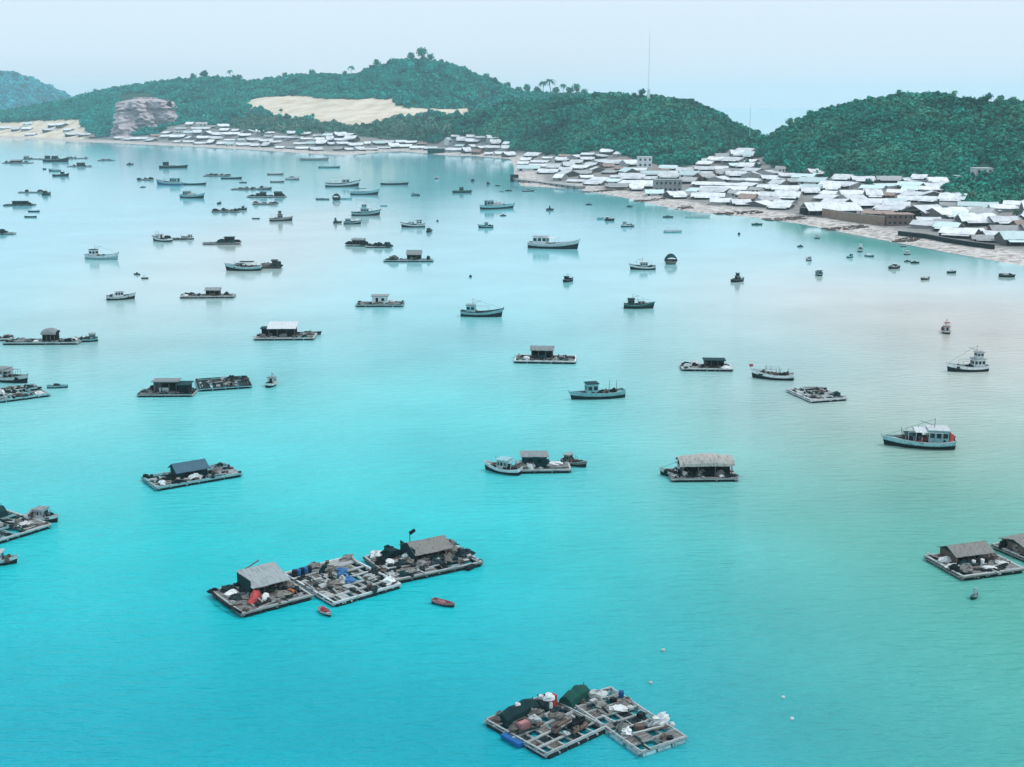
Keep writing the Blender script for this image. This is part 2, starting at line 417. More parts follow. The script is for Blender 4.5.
def terrain_mat():
    m, nt, p = new_mat('land')
    tc = node(nt, 'ShaderNodeNewGeometry')
    def nz(s, d=6, r=0.6):
        n = node(nt, 'ShaderNodeTexNoise'); n.inputs['Scale'].default_value = s; n.inputs['Detail'].default_value = d; n.inputs['Roughness'].default_value = r
        nt.links.new(tc.outputs['Position'], n.inputs[0]); return n.outputs['Fac']
    a, b = nz(0.03), nz(0.25)
    green = mix(nt, (0.012, 0.07, 0.05), (0.045, 0.115, 0.08), a)
    dirt = mix(nt, (0.13, 0.13, 0.12), (0.40, 0.39, 0.37), b)
    sandc = mix(nt, (0.60, 0.50, 0.37), (0.76, 0.67, 0.54), ramp(nt, a, 0.35, 0.6))
    shorec = mix(nt, (0.26, 0.22, 0.19), (0.66, 0.62, 0.58), ramp(nt, b, 0.36, 0.58))
    c = mix(nt, green, dirt, attr(nt, 'town'))
    c = mix(nt, c, sandc, attr(nt, 'sand'))
    c = mix(nt, c, shorec, attr(nt, 'beach'))
    nt.links.new(c, p.inputs['Base Color']); p.inputs['Roughness'].default_value = 0.95; p.inputs['Specular IOR Level'].default_value = 0.1
    return m
land = grid_mesh('terrain', gx, gy, gz, terrain_mat(), {'sand': sand, 'town': town, 'beach': beach})
tag(land, 'wooded hills, dune and beach round the bay', 'terrain', kind='structure')

# ------------------------------------------------------------------ sea
wx = np.concatenate([[-13500, -9000, -6000, -4200, -3200], np.arange(-2600, 1100.1, 20), [1400, 2200, 4000, 7000, 13500]])
wy = np.concatenate([[-1300, -700, -300, -100, 0, 40], np.arange(60, 4400.1, 24), [4800, 5600, 7000, 9500, 13500]])
sx, sy = np.meshgrid(wx, wy)
wyt = sy; sy = sy / FS
sd = seg_dist(shore, sx, sy); sin_ = inside(landpoly, sx, sy)
off = np.where(sin_, -sd, sd)                       # metres out from the beach
wob = vnoise(sx, sy, 260) * 0.5 + vnoise(sx, sy, 110) * 0.35 + vnoise(sx, sy, 45) * 0.2
# water pales with distance: sky reflection put into the body colour
far_pale = np.clip(sy / 450 + wob * 0.10 * np.clip(sy / 200, 0, 1), 0, 1)
# silt and sheen coloured off the right-hand beach; cloud reflection painted on the left
silt_sheen = 0.95 * np.exp(-((sx - 175) / 115) ** 2 - ((sy - 265) / 110) ** 2) * (1 + wob) + 0.65 * np.exp(-((sx + 140) / 75) ** 2 - ((sy - 400) / 180) ** 2) * (1 + wob)
silt_sheen = np.clip(silt_sheen + 0.6 * np.exp(-((sx - 100) / 60) ** 2 - ((sy - 165) / 60) ** 2) * (1 + wob), 0, 1)
weed = np.exp(-((off - 16) / 20) ** 2) * np.clip((sx - 60) / 120, 0, 1) * np.clip((sy - 360) / 60, 0, 1) * np.clip(0.9 + wob * 1.5, 0, 1)  # greener tint along the right shore, then over the near right water
weed += 0.8 * np.clip((sx - 5) / 70, 0, 1) * sstep((215 - sy) / 90)
calm = np.exp(-np.maximum(off, 0) / 110.0)
chop = sstep((330 - sy) / 240)

def sea_mat():
    m, nt, p = new_mat('sea')
    geo = node(nt, 'ShaderNodeNewGeometry')
    mp = node(nt, 'ShaderNodeMapping'); mp.inputs['Scale'].default_value = (0.16, 0.62, 1); mp.inputs['Rotation'].default_value = (0, 0, R(9))
    nt.links.new(geo.outputs['Position'], mp.inputs[0])
    n1 = node(nt, 'ShaderNodeTexNoise'); n1.inputs['Scale'].default_value = 1.0; n1.inputs['Detail'].default_value = 5; n1.inputs['Roughness'].default_value = 0.6
    nt.links.new(mp.outputs[0], n1.inputs[0])
    n2 = node(nt, 'ShaderNodeTexNoise'); n2.inputs['Scale'].default_value = 0.02; n2.inputs['Detail'].default_value = 4
    nt.links.new(geo.outputs['Position'], n2.inputs[0])
    rp = node(nt, 'ShaderNodeValToRGB'); cr = rp.color_ramp
    while len(cr.elements) < len(WATER_RAMP): cr.elements.new(0.5)
    for e, (q, k) in zip(cr.elements, WATER_RAMP): e.position = q; e.color = k + (1,)
    nt.links.new(attr(nt, 'far_pale'), rp.inputs[0]); c = rp.outputs[0]
    c = mix(nt, c, WATER_SILT_SHEEN, attr(nt, 'silt_sheen'))
    c = mix(nt, c, WATER_GREEN, attr(nt, 'weed'))
    hsv = node(nt, 'ShaderNodeHueSaturation'); nt.links.new(c, hsv.inputs['Color'])
    mr = node(nt, 'ShaderNodeMapRange'); mr.inputs[1].default_value = 0.3; mr.inputs[2].default_value = 0.7; mr.inputs[3].default_value = 0.90; mr.inputs[4].default_value = 1.09
    nt.links.new(n2.outputs['Fac'], mr.inputs[0]); nt.links.new(mr.outputs[0], hsv.inputs['Value'])
    nt.links.new(hsv.outputs[0], p.inputs['Base Color'])
    ir = node(nt, 'ShaderNodeMapRange'); ir.inputs[3].default_value = 1.58; ir.inputs[4].default_value = 1.22
    nt.links.new(attr(nt, 'chop'), ir.inputs[0]); nt.links.new(ir.outputs[0], p.inputs['IOR'])
    rr = node(nt, 'ShaderNodeMapRange'); rr.inputs[3].default_value = 0.13; rr.inputs[4].default_value = 0.06
    nt.links.new(attr(nt, 'calm'), rr.inputs[0]); nt.links.new(rr.outputs[0], p.inputs['Roughness'])
    b = node(nt, 'ShaderNodeBump'); b.inputs['Distance'].default_value = 0.8
    ms = node(nt, 'ShaderNodeMapRange'); ms.inputs[3].default_value = 0.022; ms.inputs[4].default_value = WAVE
    nt.links.new(attr(nt, 'chop'), ms.inputs[0]); nt.links.new(ms.outputs[0], b.inputs['Strength'])
    nt.links.new(n1.outputs['Fac'], b.inputs['Height']); nt.links.new(b.outputs[0], p.inputs['Normal'])
    return m
sea = grid_mesh('water', sx, wyt, np.zeros(sx.shape), sea_mat(), {'far_pale': far_pale, 'silt_sheen': silt_sheen, 'weed': np.clip(weed, 0, 1), 'calm': calm, 'chop': chop})
tag(sea, 'turquoise water of the sheltered bay', 'water', kind='structure')

# ------------------------------------------------------------------ woods
def crown_mesh(name, m, seed, n=150, leaf=0.62, flat=1.0):
    """leaf clumps spread through a few overlapping lobes, one unit = crown radius"""
    r = random.Random(seed); vs = []; fs = []
    lobes = [(r.uniform(-.5, .5), r.uniform(-.5, .5), r.uniform(0.35, 1.0) * flat, r.uniform(.38, .68)) for _ in range(7)]
    for _ in range(n):
        lx, ly, lz, lr = r.choice(lobes)
        d = Vector((r.gauss(0, 1), r.gauss(0, 1), r.gauss(0.25, 1))).normalized()
        c = Vector((lx, ly, lz)) + d * lr * r.uniform(.65, 1.0)
        nrm = (d + Vector((r.gauss(0, .5), r.gauss(0, .5), r.gauss(.3, .5)))).normalized()
        a = nrm.cross(Vector((r.random(), r.random(), r.random()))).normalized(); b = nrm.cross(a)
        s = leaf * r.uniform(.25, .55)
        k = len(vs)
        for q in range(5):
            t = q * 2 * math.pi / 5 + r.uniform(-.4, .4); w = s * r.uniform(.6, 1.2)
            vs.append(tuple(c + a * (w * math.cos(t)) + b * (w * math.sin(t)) + nrm * r.uniform(-.1, .1) * s))
        fs.append((k, k + 1, k + 2)); fs.append((k, k + 2, k + 3)); fs.append((k, k + 3, k + 4))
    me = bpy.data.meshes.new(name); me.from_pydata(vs, [], fs); me.materials.append(m); me.update()
    return me

def instancer(name, pts, scl, m, nvar, seed, flat=1.0):
    kinds = bpy.data.collections.new(name + ' kinds')
    for k in range(nvar):
        kinds.objects.link(bpy.data.objects.new(name + '_crown', crown_mesh(name + '_crown', m, seed + k, flat=flat)))
    me = bpy.data.meshes.new(name)
    me.vertices.add(len(pts)); me.vertices.foreach_set('co', np.asarray(pts, np.float32).ravel())
    a = me.attributes.new('size', 'FLOAT', 'POINT'); a.data.foreach_set('value', np.asarray(scl, np.float32))
    me.materials.append(m)
    o = bpy.data.objects.new(name, me); COL.objects.link(o)
    g = bpy.data.node_groups.new(name, 'GeometryNodeTree')
    g.interface.new_socket('Geometry', in_out='INPUT', socket_type='NodeSocketGeometry')
    g.interface.new_socket('Geometry', in_out='OUTPUT', socket_type='NodeSocketGeometry')
    gi, go = g.nodes.new('NodeGroupInput'), g.nodes.new('NodeGroupOutput')
    ci = g.nodes.new('GeometryNodeCollectionInfo'); ci.inputs[0].default_value = kinds; ci.inputs['Separate Children'].default_value = True
    ci.inputs['Reset Children'].default_value = True
    ip = g.nodes.new('GeometryNodeInstanceOnPoints'); ip.inputs['Pick Instance'].default_value = True
    ri = g.nodes.new('FunctionNodeRandomValue'); ri.data_type = 'INT'
    ri.inputs[4].default_value = 0; ri.inputs[5].default_value = nvar - 1
    rr = g.nodes.new('FunctionNodeRandomValue'); rr.data_type = 'FLOAT_VECTOR'
    rr.inputs[0].default_value = (-0.12, -0.12, 0); rr.inputs[1].default_value = (0.12, 0.12, 6.283); rr.inputs['Seed'].default_value = 3
    na = g.nodes.new('GeometryNodeInputNamedAttribute'); na.data_type = 'FLOAT'; na.inputs[0].default_value = 'size'
    L = g.links.new
    L(gi.outputs[0], ip.inputs['Points']); L(ci.outputs[0], ip.inputs['Instance'])
    L(ri.outputs[2], ip.inputs['Instance Index']); L(rr.outputs[0], ip.inputs['Rotation']); L(na.outputs[0], ip.inputs['Scale'])
    L(ip.outputs[0], go.inputs[0])
    md = o.modifiers.new('spread', 'NODES'); md.node_group = g
    return o

ROCKPX = [(112, 128), (119, 112), (119, 97), (130, 93), (150, 93), (158, 100), (158, 108), (150, 116), (153, 130)]
CLEAR = np.array([(975, 165), (990, 163), (995, 172), (990, 181), (974, 179)], float)

def scatter(n, x0, x1, y0, y1):
    X = nrg.uniform(x0, x1, n); Y = nrg.uniform(y0 * FS, y1 * FS, n); Z = zat(X, Y)
    px, py = project(X, Y, Z)
    i = np.clip(((X - GX[0]) / 7).round().astype(int), 0, len(GX) - 1); j = np.clip(((Y - GY[0]) / DY).round().astype(int), 0, len(GY) - 1)
    ok = (sand[j, i] < .5) & (town[j, i] < .5) & (gs[j, i] > 30) & (px > -70) & (px < 1095) & (py > 40)
    ok &= ~inside(np.array(ROCKPX, float), px, py) & ~inside(CLEAR, px, py)
    X, Y, Z, px, py = X[ok], Y[ok], Z[ok], px[ok], py[ok]
    vis = np.ones(len(X), bool)                     # leave out what lies behind a hill
    for t in np.linspace(0.3, 0.985, 46):
        vis &= zat(X * t, Y * t) < HCAM + (Z + 16 - HCAM) * t
    return X[vis], Y[vis], Z[vis], px[vis], py[vis]

def wood(name, label, n, box, size, m, keep, nvar=5, flat=1.0, seed=1):
    X, Y, Z, px, py = scatter(n, *box)
    k = keep(X, Y, Z, px, py); X, Y, Z = X[k], Y[k], Z[k]
    s = size[0] * (0.8 + np.abs(nrg.normal(0, size[1], len(X))) + 0.75 * (nrg.random(len(X)) < .10) - 0.25 * (nrg.random(len(X)) < .25)) * (0.85 + 0.5 * (vnoise(X, Y / FS, 60) + 0.5))
    o = instancer(name, np.stack([X, Y, Z - 0.25 * s], -1), s, m, nvar, seed, flat)
    tag(o, label, 'woodland', kind='stuff'); print(name, len(X)); return o

SCRUB = lambda px, py: (px > 215) & (px < 478) & (py > np.interp(px, [215, 235, 250, 300, 350, 380, 400, 450, 478], [128, 118, 113, 118, 123, 124, 117, 114, 124]) + nrg.normal(0, 2.2, len(px)))
wood('forest', 'dense green wood covering the rounded hill above the beach', 22000, (70, 800, 470, 900), (2.7, 0.35), M['leaf'], lambda X, Y, Z, px, py: (px > 742), seed=1)
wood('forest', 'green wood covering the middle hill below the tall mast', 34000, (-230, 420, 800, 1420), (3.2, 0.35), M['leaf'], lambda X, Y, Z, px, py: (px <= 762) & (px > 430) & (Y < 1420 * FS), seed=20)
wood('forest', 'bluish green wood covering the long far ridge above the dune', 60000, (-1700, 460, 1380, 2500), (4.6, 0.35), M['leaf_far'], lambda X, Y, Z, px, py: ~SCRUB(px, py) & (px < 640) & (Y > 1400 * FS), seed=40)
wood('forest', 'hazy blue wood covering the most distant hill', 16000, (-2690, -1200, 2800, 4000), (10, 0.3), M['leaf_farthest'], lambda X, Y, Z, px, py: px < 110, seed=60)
wood('scrub', 'grey green scrub between the sand dune and the shore houses', 26000, (-1300, 0, 1000, 1950), (2.9, 0.45), M['scrub'], lambda X, Y, Z, px, py: SCRUB(px, py), seed=80, flat=0.8)
# ------------------------------------------------------------------ boats, rafts and what lies on them
def hull_secs(L, B, fb, bow, draft=0.45, n=13, top=1.0, inset=0.0):
    """cross sections stern to bow: half keel, chine, waterline and rail on either side"""
    secs = []
    for i in range(n):
        t = i / (n - 1)
        w = (0.74 + 0.26 * min(1, t / 0.35)) if t < 0.35 else max(0.03, 1 - ((t - 0.35) / 0.65) ** 2.3)
        b = B / 2 * w - inset
        b = max(b, 0.04)
        sh = fb * (1 + 0.28 * max(0, (0.3 - t) / 0.3) ** 2) + bow * max(0, (t - 0.35) / 0.65) ** 2.2
        k = -draft * (1 - max(0, (t - 0.7) / 0.3) ** 2 * 0.9)
        x = (t - 0.5) * L + (0.06 * L * (t ** 4))
        xr = x + 0.045 * L * t ** 3
        secs.append((x, xr, b, sh, k))
    return secs

def hull_part(secs, z0, z1, flare=1.0):
    """the band of the hull between two fractions of its side height"""
    out = []
    for x, xr, b, sh, k in secs:
        def pt(f):
            z = k + (sh - k) * f
            bb = b * (0.55 + 0.45 * min(1, f * 1.35) ** 0.7)
            return x + (xr - x) * f, bb, z
        fr = [z0 + (z1 - z0) * q / 3 for q in range(4)]
        left = [(pt(f)[0], pt(f)[1], pt(f)[2]) for f in reversed(fr)]
        right = [(pt(f)[0], -pt(f)[1], pt(f)[2]) for f in fr]
        out.append(left + right)
    return out

def make_cabin(par, x, z, lx, ly, h, wallm, roofm, nwin=2, name='cabin', roof_over=0.25, slope=0.0, winz=0.62, door=True):
    c = MB().box((x, 0, z + h / 2), (lx, ly, h)).build(name, wallm, par)
    wh = h * 0.34; zz = z + h * winz
    ww = lx / nwin * 0.68
    for s in (-1, 1):
        for k in range(nwin):
            MB().box((x - lx / 2 + lx * (k + .5) / nwin, s * (ly / 2 + .02), zz), (ww, .06, wh)).build('window', M['glass'], c)
    MB().box((x + lx / 2 + .02, 0, zz), (.06, ly * .8, wh)).build('window', M['glass'], c)
    if door: MB().box((x - lx / 2 - .02, 0, z + h * .45), (.06, ly * .38, h * .85)).build('door', M['dark'], c)
    MB().box((x, 0, z + h + .09), (lx + 2 * roof_over, ly + 2 * roof_over, .16), 0, slope).build('roof', roofm, c)
    return c

def make_canopy(par, x0, x1, z, w, h, m, bow=0.25, posts=3):
    secs = []
    for x in (x0, (x0 * 2 + x1) / 3, (x0 + 2 * x1) / 3, x1):
        secs.append([(x, -w / 2, z + h - bow), (x, -w / 4, z + h - bow * .25), (x, 0, z + h), (x, w / 4, z + h - bow * .25), (x, w / 2, z + h - bow),
                     (x, w / 4, z + h - bow * .25 - .1), (x, 0, z + h - .1), (x, -w / 4, z + h - bow * .25 - .1)])
    c = MB().loft(secs, closed=True).build('canopy', m, par)
    for i in range(posts):
        x = x0 + .15 + (x1 - x0 - .3) * i / max(1, posts - 1)
        for s in (-1, 1):
            MB().tube((x, s * (w / 2 - .12), z - .2), (x, s * (w / 2 - .12), z + h - bow), .07).build('post', M['steel'], c)
    return c

def boat(name, loc, rz, L, B=None, style=(), cols=('hull', 'white', 'white', 'tin_white'), seed=0):
    """a wooden working boat; style holds what stands on its deck"""
    r = random.Random(seed)
    if 'open' not in style and L > 8:
        style = tuple(style) + (('poles',) if r.random() < .5 else ()) + (('nets',) if r.random() < .55 else ()) + (('lampbar',) if r.random() < .3 else ())
    B = B or L * 0.36
    root = empty(name, loc, rz)
    S = L / 12.0
    small = 'open' in style
    fb = (0.85 if small else 1.3) * S ** 0.75 + .2; bow = (0.5 if small else 1.3) * S
    if 'flatbow' in style: bow *= .35
    secs = hull_secs(L, B, fb, bow, 0.4 * S)
    MB().loft(hull_part(secs, 0.0, .60), cap0=True, cap1=False).build('hull', M[cols[0]], root, smooth=True)
    ins = [(x, xr, b, sh, k) for x, xr, b, sh, k in secs]
    MB().loft(hull_part(ins, .60, 1.0), cap0=True, cap1=False).build('topside', M[cols[1]], root, smooth=False)
    zd = fb * (.45 if small else .72)
    dk = MB(); vs = []; n = len(secs)
    for x, xr, b, sh, k in secs[:-1]:
        bb = b * .93; zz = max(zd, sh - (0.55 * fb if small else .38 * S))
        vs += [(x + (xr - x) * .8, bb, zz), (x + (xr - x) * .8, -bb, zz)]
    dk.add(vs, [(2 * i, 2 * i + 1, 2 * i + 3, 2 * i + 2) for i in range(n - 2)])
    dk.build('deck', M['wood' if 'wooddeck' in style or small else 'cyan' if cols[1] == 'cyan' else 'pale_wood'], root)
    rail = [(xr, b, sh + .03) for x, xr, b, sh, k in secs] + [(xr, -b, sh + .03) for x, xr, b, sh, k in reversed(secs)]
    MB().path(rail, .085 * max(S, .6), 5, True).build('gunwale', M[cols[2]], root)
    xb = secs[-1][1]
    if not small:
        MB().box((xb + .05 * S, 0, fb + bow - .05), (.22 * S, .2 * S, .9 * S), 0, R(18)).build('stem_post', M[cols[2]], root)
    zc = zd + .02
    if 'aft' in style or 'mid' in style or 'fwd' in style:
        xc = -L * .24 if 'aft' in style else (0.0 if 'mid' in style else L * .16)
        lx = L * (.30 if 'long' in style else .22); h = 2.75 * S ** .7
        make_cabin(root, xc, zc, lx, B * .66, h, M[cols[1]], M[cols[3]], nwin=3 if 'long' in style else 2)
        if 'upper' in style:
            make_cabin(root, xc - lx * .05, zc + h + .17, lx * .6, B * .5, h * .7, M[cols[1]], M[cols[3]], nwin=2, name='upper_cabin', door=False)
        ztop = zc + h * (1.75 if 'upper' in style else 1.0) + .3
        xm = xc
    else:
        xm, ztop = -L * .1, zc
    if 'canopy' in style:
        make_canopy(root, -L * .30, L * .12, zc, B * .80, 2.6 * S ** .65, M[cols[3]])
    if 'foredeck_canopy' in style:
        make_canopy(root, L * .0, L * .27, zc, B * .66, 1.7 * S ** .6, M['tarp'])
    if 'dome' in style:
        secs2 = []
        for q in range(5):
            x = -L * .26 + L * .4 * q / 4
            secs2.append([(x, B * .42 * math.cos(a), zc + 1.75 * S ** .7 * math.sin(a)) for a in [math.pi * i / 7 for i in range(8)]])
        MB().loft(secs2).build('hooped_roof', M[cols[3]], root, smooth=True)
    if 'mast' in style:
        mh = 3.4 * S ** .7
        m = MB().tube((xm + L * .05, 0, zc), (xm + L * .05, 0, ztop + mh * .55), .09 * max(S, .7), 6, .05).build('mast', M['brown'], root)
        MB().tube((xm + L * .05, 0, ztop + mh * .5), (xb - L * .05, 0, fb + bow), .03).build('forestay', M['black'], m)
        MB().tube((xm + L * .05, 0, ztop + mh * .1), (xm + L * .27, 0, ztop + mh * .35), .06, 5).build('boom', M['brown'], m)
    if 'poles' in style:
        for k in range(4):
            x = -L * .36 + L * .62 * k / 3 + r.uniform(-.3, .3); y = r.uniform(-.25, .25) * B
            MB().tube((x, y, zc), (x + r.uniform(-.8, .8) * S, y + r.uniform(-.5, .5) * S, zc + r.uniform(2.0, 3.6) * S ** .8), .085 * max(.7, S), 5, .05).build('pole', M['brown'], root)
    if 'lampbar' in style:
        f = MB()
        for x in (-L * .12, L * .22):
            for s in (-1, 1): f.tube((x, s * B * .33, zc), (x, s * B * .33, zc + 2.3 * S ** .7), .06, 5)
        for s in (-1, 1): f.tube((-L * .12, s * B * .33, zc + 2.3 * S ** .7), (L * .22, s * B * .33, zc + 2.3 * S ** .7), .06, 5)
        f.build('rail_frame', M['steel'], root)
    if 'nets' in style:
        for k in range(3):
            x = L * (-.05 + .14 * k)
            MB().heap((x, r.uniform(-.15, .15) * B, zc), (L * .14, B * .42, .85 * S ** .6 * r.uniform(.7, 1.3)), seed + k).build('net_heap', M[r.choice(['net', 'net_brown', 'net'])], root)
    if 'rednet' in style:
        MB().heap((-L * .43, 0, zc), (L * .17, B * .75, 1.9 * S ** .6), seed + 9).build('net_heap', M['red'], root)
    if 'redbow' in style:
        MB().tube((xb, 0, fb + bow), (xb + L * .05, 0, fb + bow + 1.4 * S), .06, 5).build('flag_pole', M['brown'], root)
        MB().box((xb + L * .0, 0, fb + bow + 1.1 * S), (L * .10, .05, .8 * S)).build('flag', M['red'], root)
    if 'engine' in style:
        MB().box((-L * .33, 0, zc + .35 * S), (L * .12, B * .36, .7 * S ** .5)).build('engine_box', M['dark'], root)
        MB().tube((-L * .42, 0, zc + .5), (-L * .60, .1, -.1), .05, 5).build('propeller_shaft', M['steel'], root)
    if small:
        for k in range(2 + int(L > 5)):
            x = -L * .28 + L * .26 * k
            MB().box((x, 0, fb * .82), (L * .05, B * .82, .06)).build('seat', M[cols[2]], root)
    if not small and L > 5:
        for gm in ('dark', 'brown', 'net'):
            g = MB()
            for k in range(9):
                x = r.uniform(-.38, .34) * L; y = r.uniform(-.3, .3) * B; q = .5 + .5 * S ** .5
                if r.random() < .5: g.box((x, y, zc + .3 * q), (q * r.uniform(.4, 1.5), q * r.uniform(.3, .9), q * r.uniform(.4, 1.1)), r.uniform(0, 3))
                else: g.heap((x, y, zc), (q * r.uniform(.7, 1.8), q * r.uniform(.6, 1.3), q * r.uniform(.5, 1.2)), r.randrange(9999), 8, 4, .4)
            tag(g.build('loose_gear', M[gm], root), kind='stuff')
    if 'redload' in style:
        MB().heap((-L * .14, 0, zc), (L * .5, B * .62, .75 * S ** .4 + .2), seed + 4).build('net_heap', M['red'], root)
    if 'pinkload' in style:
        MB().heap((-L * .08, 0, zc), (L * .62, B * .6, .5), seed + 4).build('net_heap', M['pink'], root)
    if 'load' in style:
        MB().heap((0, 0, zc), (L * .5, B * .62, .9), seed + 4).build('net_heap', M['net'], root)
    if 'awning' in style:
        make_canopy(root, -L * .2, L * .18, fb, B * .72, 1.35, M[cols[3]], .12, 2)
    if 'barrels' in style:
        for k in range(3):
            x = L * (.06 + .07 * k)
            MB().tube((x, r.uniform(-.2, .2) * B, zc), (x, r.uniform(-.2, .2) * B, zc + .95), .32, 9).build('barrel', M[r.choice(['plastic_blue', 'black', 'foam'])], root)
    return root

def basket(name, loc, D, m='net_brown', hood=None, seed=0):
    """round woven basket boat"""
    root = empty(name, loc, 0)
    secs = []
    for f, z in ((.05, -.12), (.6, -.1), (.88, .18), (1.0, .62), (.93, .62), (.8, .22), (.5, .06), (.05, .05)):
        secs.append([(D / 2 * f * math.cos(a), D / 2 * f * math.sin(a), z * D / 2.2) for a in [2 * math.pi * i / 18 for i in range(18)]])
    MB().loft(secs, closed=True).build('hull', M[m], root, smooth=True)
    MB().path([(D / 2 * math.cos(a), D / 2 * math.sin(a), .63 * D / 2.2) for a in [2 * math.pi * i / 18 for i in range(18)]], .06 * D / 2, 5, True).build('rim', M['hull'], root)
    if hood:
        s2 = []
        for q in range(7):
            a = math.pi * q / 6
            s2.append([(D * .46 * math.cos(a) * (1 - .0), D * .46 * math.sin(b) , .55 * D / 2.2 + D * .55 * math.sin(a) * abs(math.cos(b)) ** .5) for b in [-1.3, -.8, -.3, .3, .8, 1.3]])
        MB().loft(s2, False, False).build('hood', M[hood], root, smooth=True)
    return root

def add_hut(root, c, l, w, h, rz=0.0, wallm='wood', roofm='thatch', style='gable', pitch=0.32, open_sides=True, walls=True, seed=0):
    """shelter on a raft: posts, one or two boarded walls, a roof"""
    r = random.Random(seed)
    m = Matrix.Translation(c) @ Matrix.Rotation(rz, 4, 'Z')
    T = lambda x, y, z: tuple(m @ Vector((x, y, z)))
    wb = MB()
    hh = h
    if open_sides:
        wb.box(T(0, w / 2 - .06, hh / 2), (l, .1, hh), rz); wb.box(T(-l / 2 + .06, 0, hh / 2), (.1, w - .2, hh), rz)
        wb.box(T(l / 2 - .06, w * .2, hh / 2), (.1, w * .5, hh), rz)
        wb.box(T(-l * .05, -w / 2 + .3, hh * .22), (l * .45, .08, hh * .42), rz)
    else:
        wb.box(T(0, 0, hh / 2), (l, w, hh), rz)
    hut = wb.build('hut', M[wallm], root)
    if open_sides:
        for x in (-l / 2 + .1, -l / 6, l / 6, l / 2 - .1):
            MB().tube(T(x, -w / 2 + .1, 0), T(x, -w / 2 + .1, hh), .11, 6).build('post', M['brown'], hut)
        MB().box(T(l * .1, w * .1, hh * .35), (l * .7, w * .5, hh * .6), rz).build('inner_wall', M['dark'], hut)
    else:
        MB().box(T(-l * .18, -w / 2 - .02, hh * .42), (l * .16, .07, hh * .8), rz).build('door', M['dark'], hut)
        MB().box(T(l * .2, -w / 2 - .02, hh * .58), (l * .2, .07, hh * .36), rz).build('window', M['dark'], hut)
    o = .45; t = .12
    rf = MB()
    if style == 'gable':
        rise = w / 2 * math.tan(pitch)
        for s in (-1, 1):
            secs = []
            for q in range(9):
                x = -(l / 2 + o) + (l + 2 * o) * q / 8; j = r.uniform(-.07, .07)
                a = (x, s * (w / 2 + o), hh - o * math.tan(pitch) + j); b = (x, 0, hh + rise + j * .5)
                secs.append([T(*a), T(*b), T(b[0], b[1], b[2] + t), T(a[0], a[1], a[2] + t)])
            rf.loft(secs, closed=True)
        gb = MB()
        for s in (-1, 1):
            gb.add([T(s * (l / 2 - .06), -w / 2, hh), T(s * (l / 2 - .06), w / 2, hh), T(s * (l / 2 - .06), 0, hh + rise)], [(0, 1, 2)])
        gb.build('gable_wall', M[wallm if not open_sides else 'tarp'], hut)
    elif style == 'shed':
        rise = w * math.tan(pitch)
        secs = []
        for q in range(9):
            x = -(l / 2 + o) + (l + 2 * o) * q / 8; j = r.uniform(-.05, .05)
            a = (x, -(w / 2 + o), hh + j); b = (x, w / 2 + o, hh + rise + j)
            secs.append([T(*a), T(*b), T(b[0], b[1], b[2] + t), T(a[0], a[1], a[2] + t)])
        rf.loft(secs, closed=True)
    elif style == 'flat':
        rf.box(T(0, 0, hh + .1), (l + 2 * o, w + 2 * o, .2), rz)
    elif style == 'hoop':
        secs = []
        for q in range(7):
            x = -(l / 2 + o) + (l + 2 * o) * q / 6; j = r.uniform(-.16, .16)
            hp = .55 + .45 * math.sin(math.pi * (q + .4) / 6.8) ** .7
            arc = [(x, (w / 2 + .2) * math.cos(a), hh - .2 + j * .4 + (w * .36 * hp + j) * math.sin(a)) for a in [math.pi * i / 9 for i in range(10)]]
            inn = [(p[0], p[1] * .95, hh - .2 + (p[2] - hh + .2) * .93) for p in reversed(arc)]
            secs.append([T(*p) for p in arc + inn])
        rf.loft(secs, closed=True)
    rf.build('roof', M[roofm], hut)
    return hut

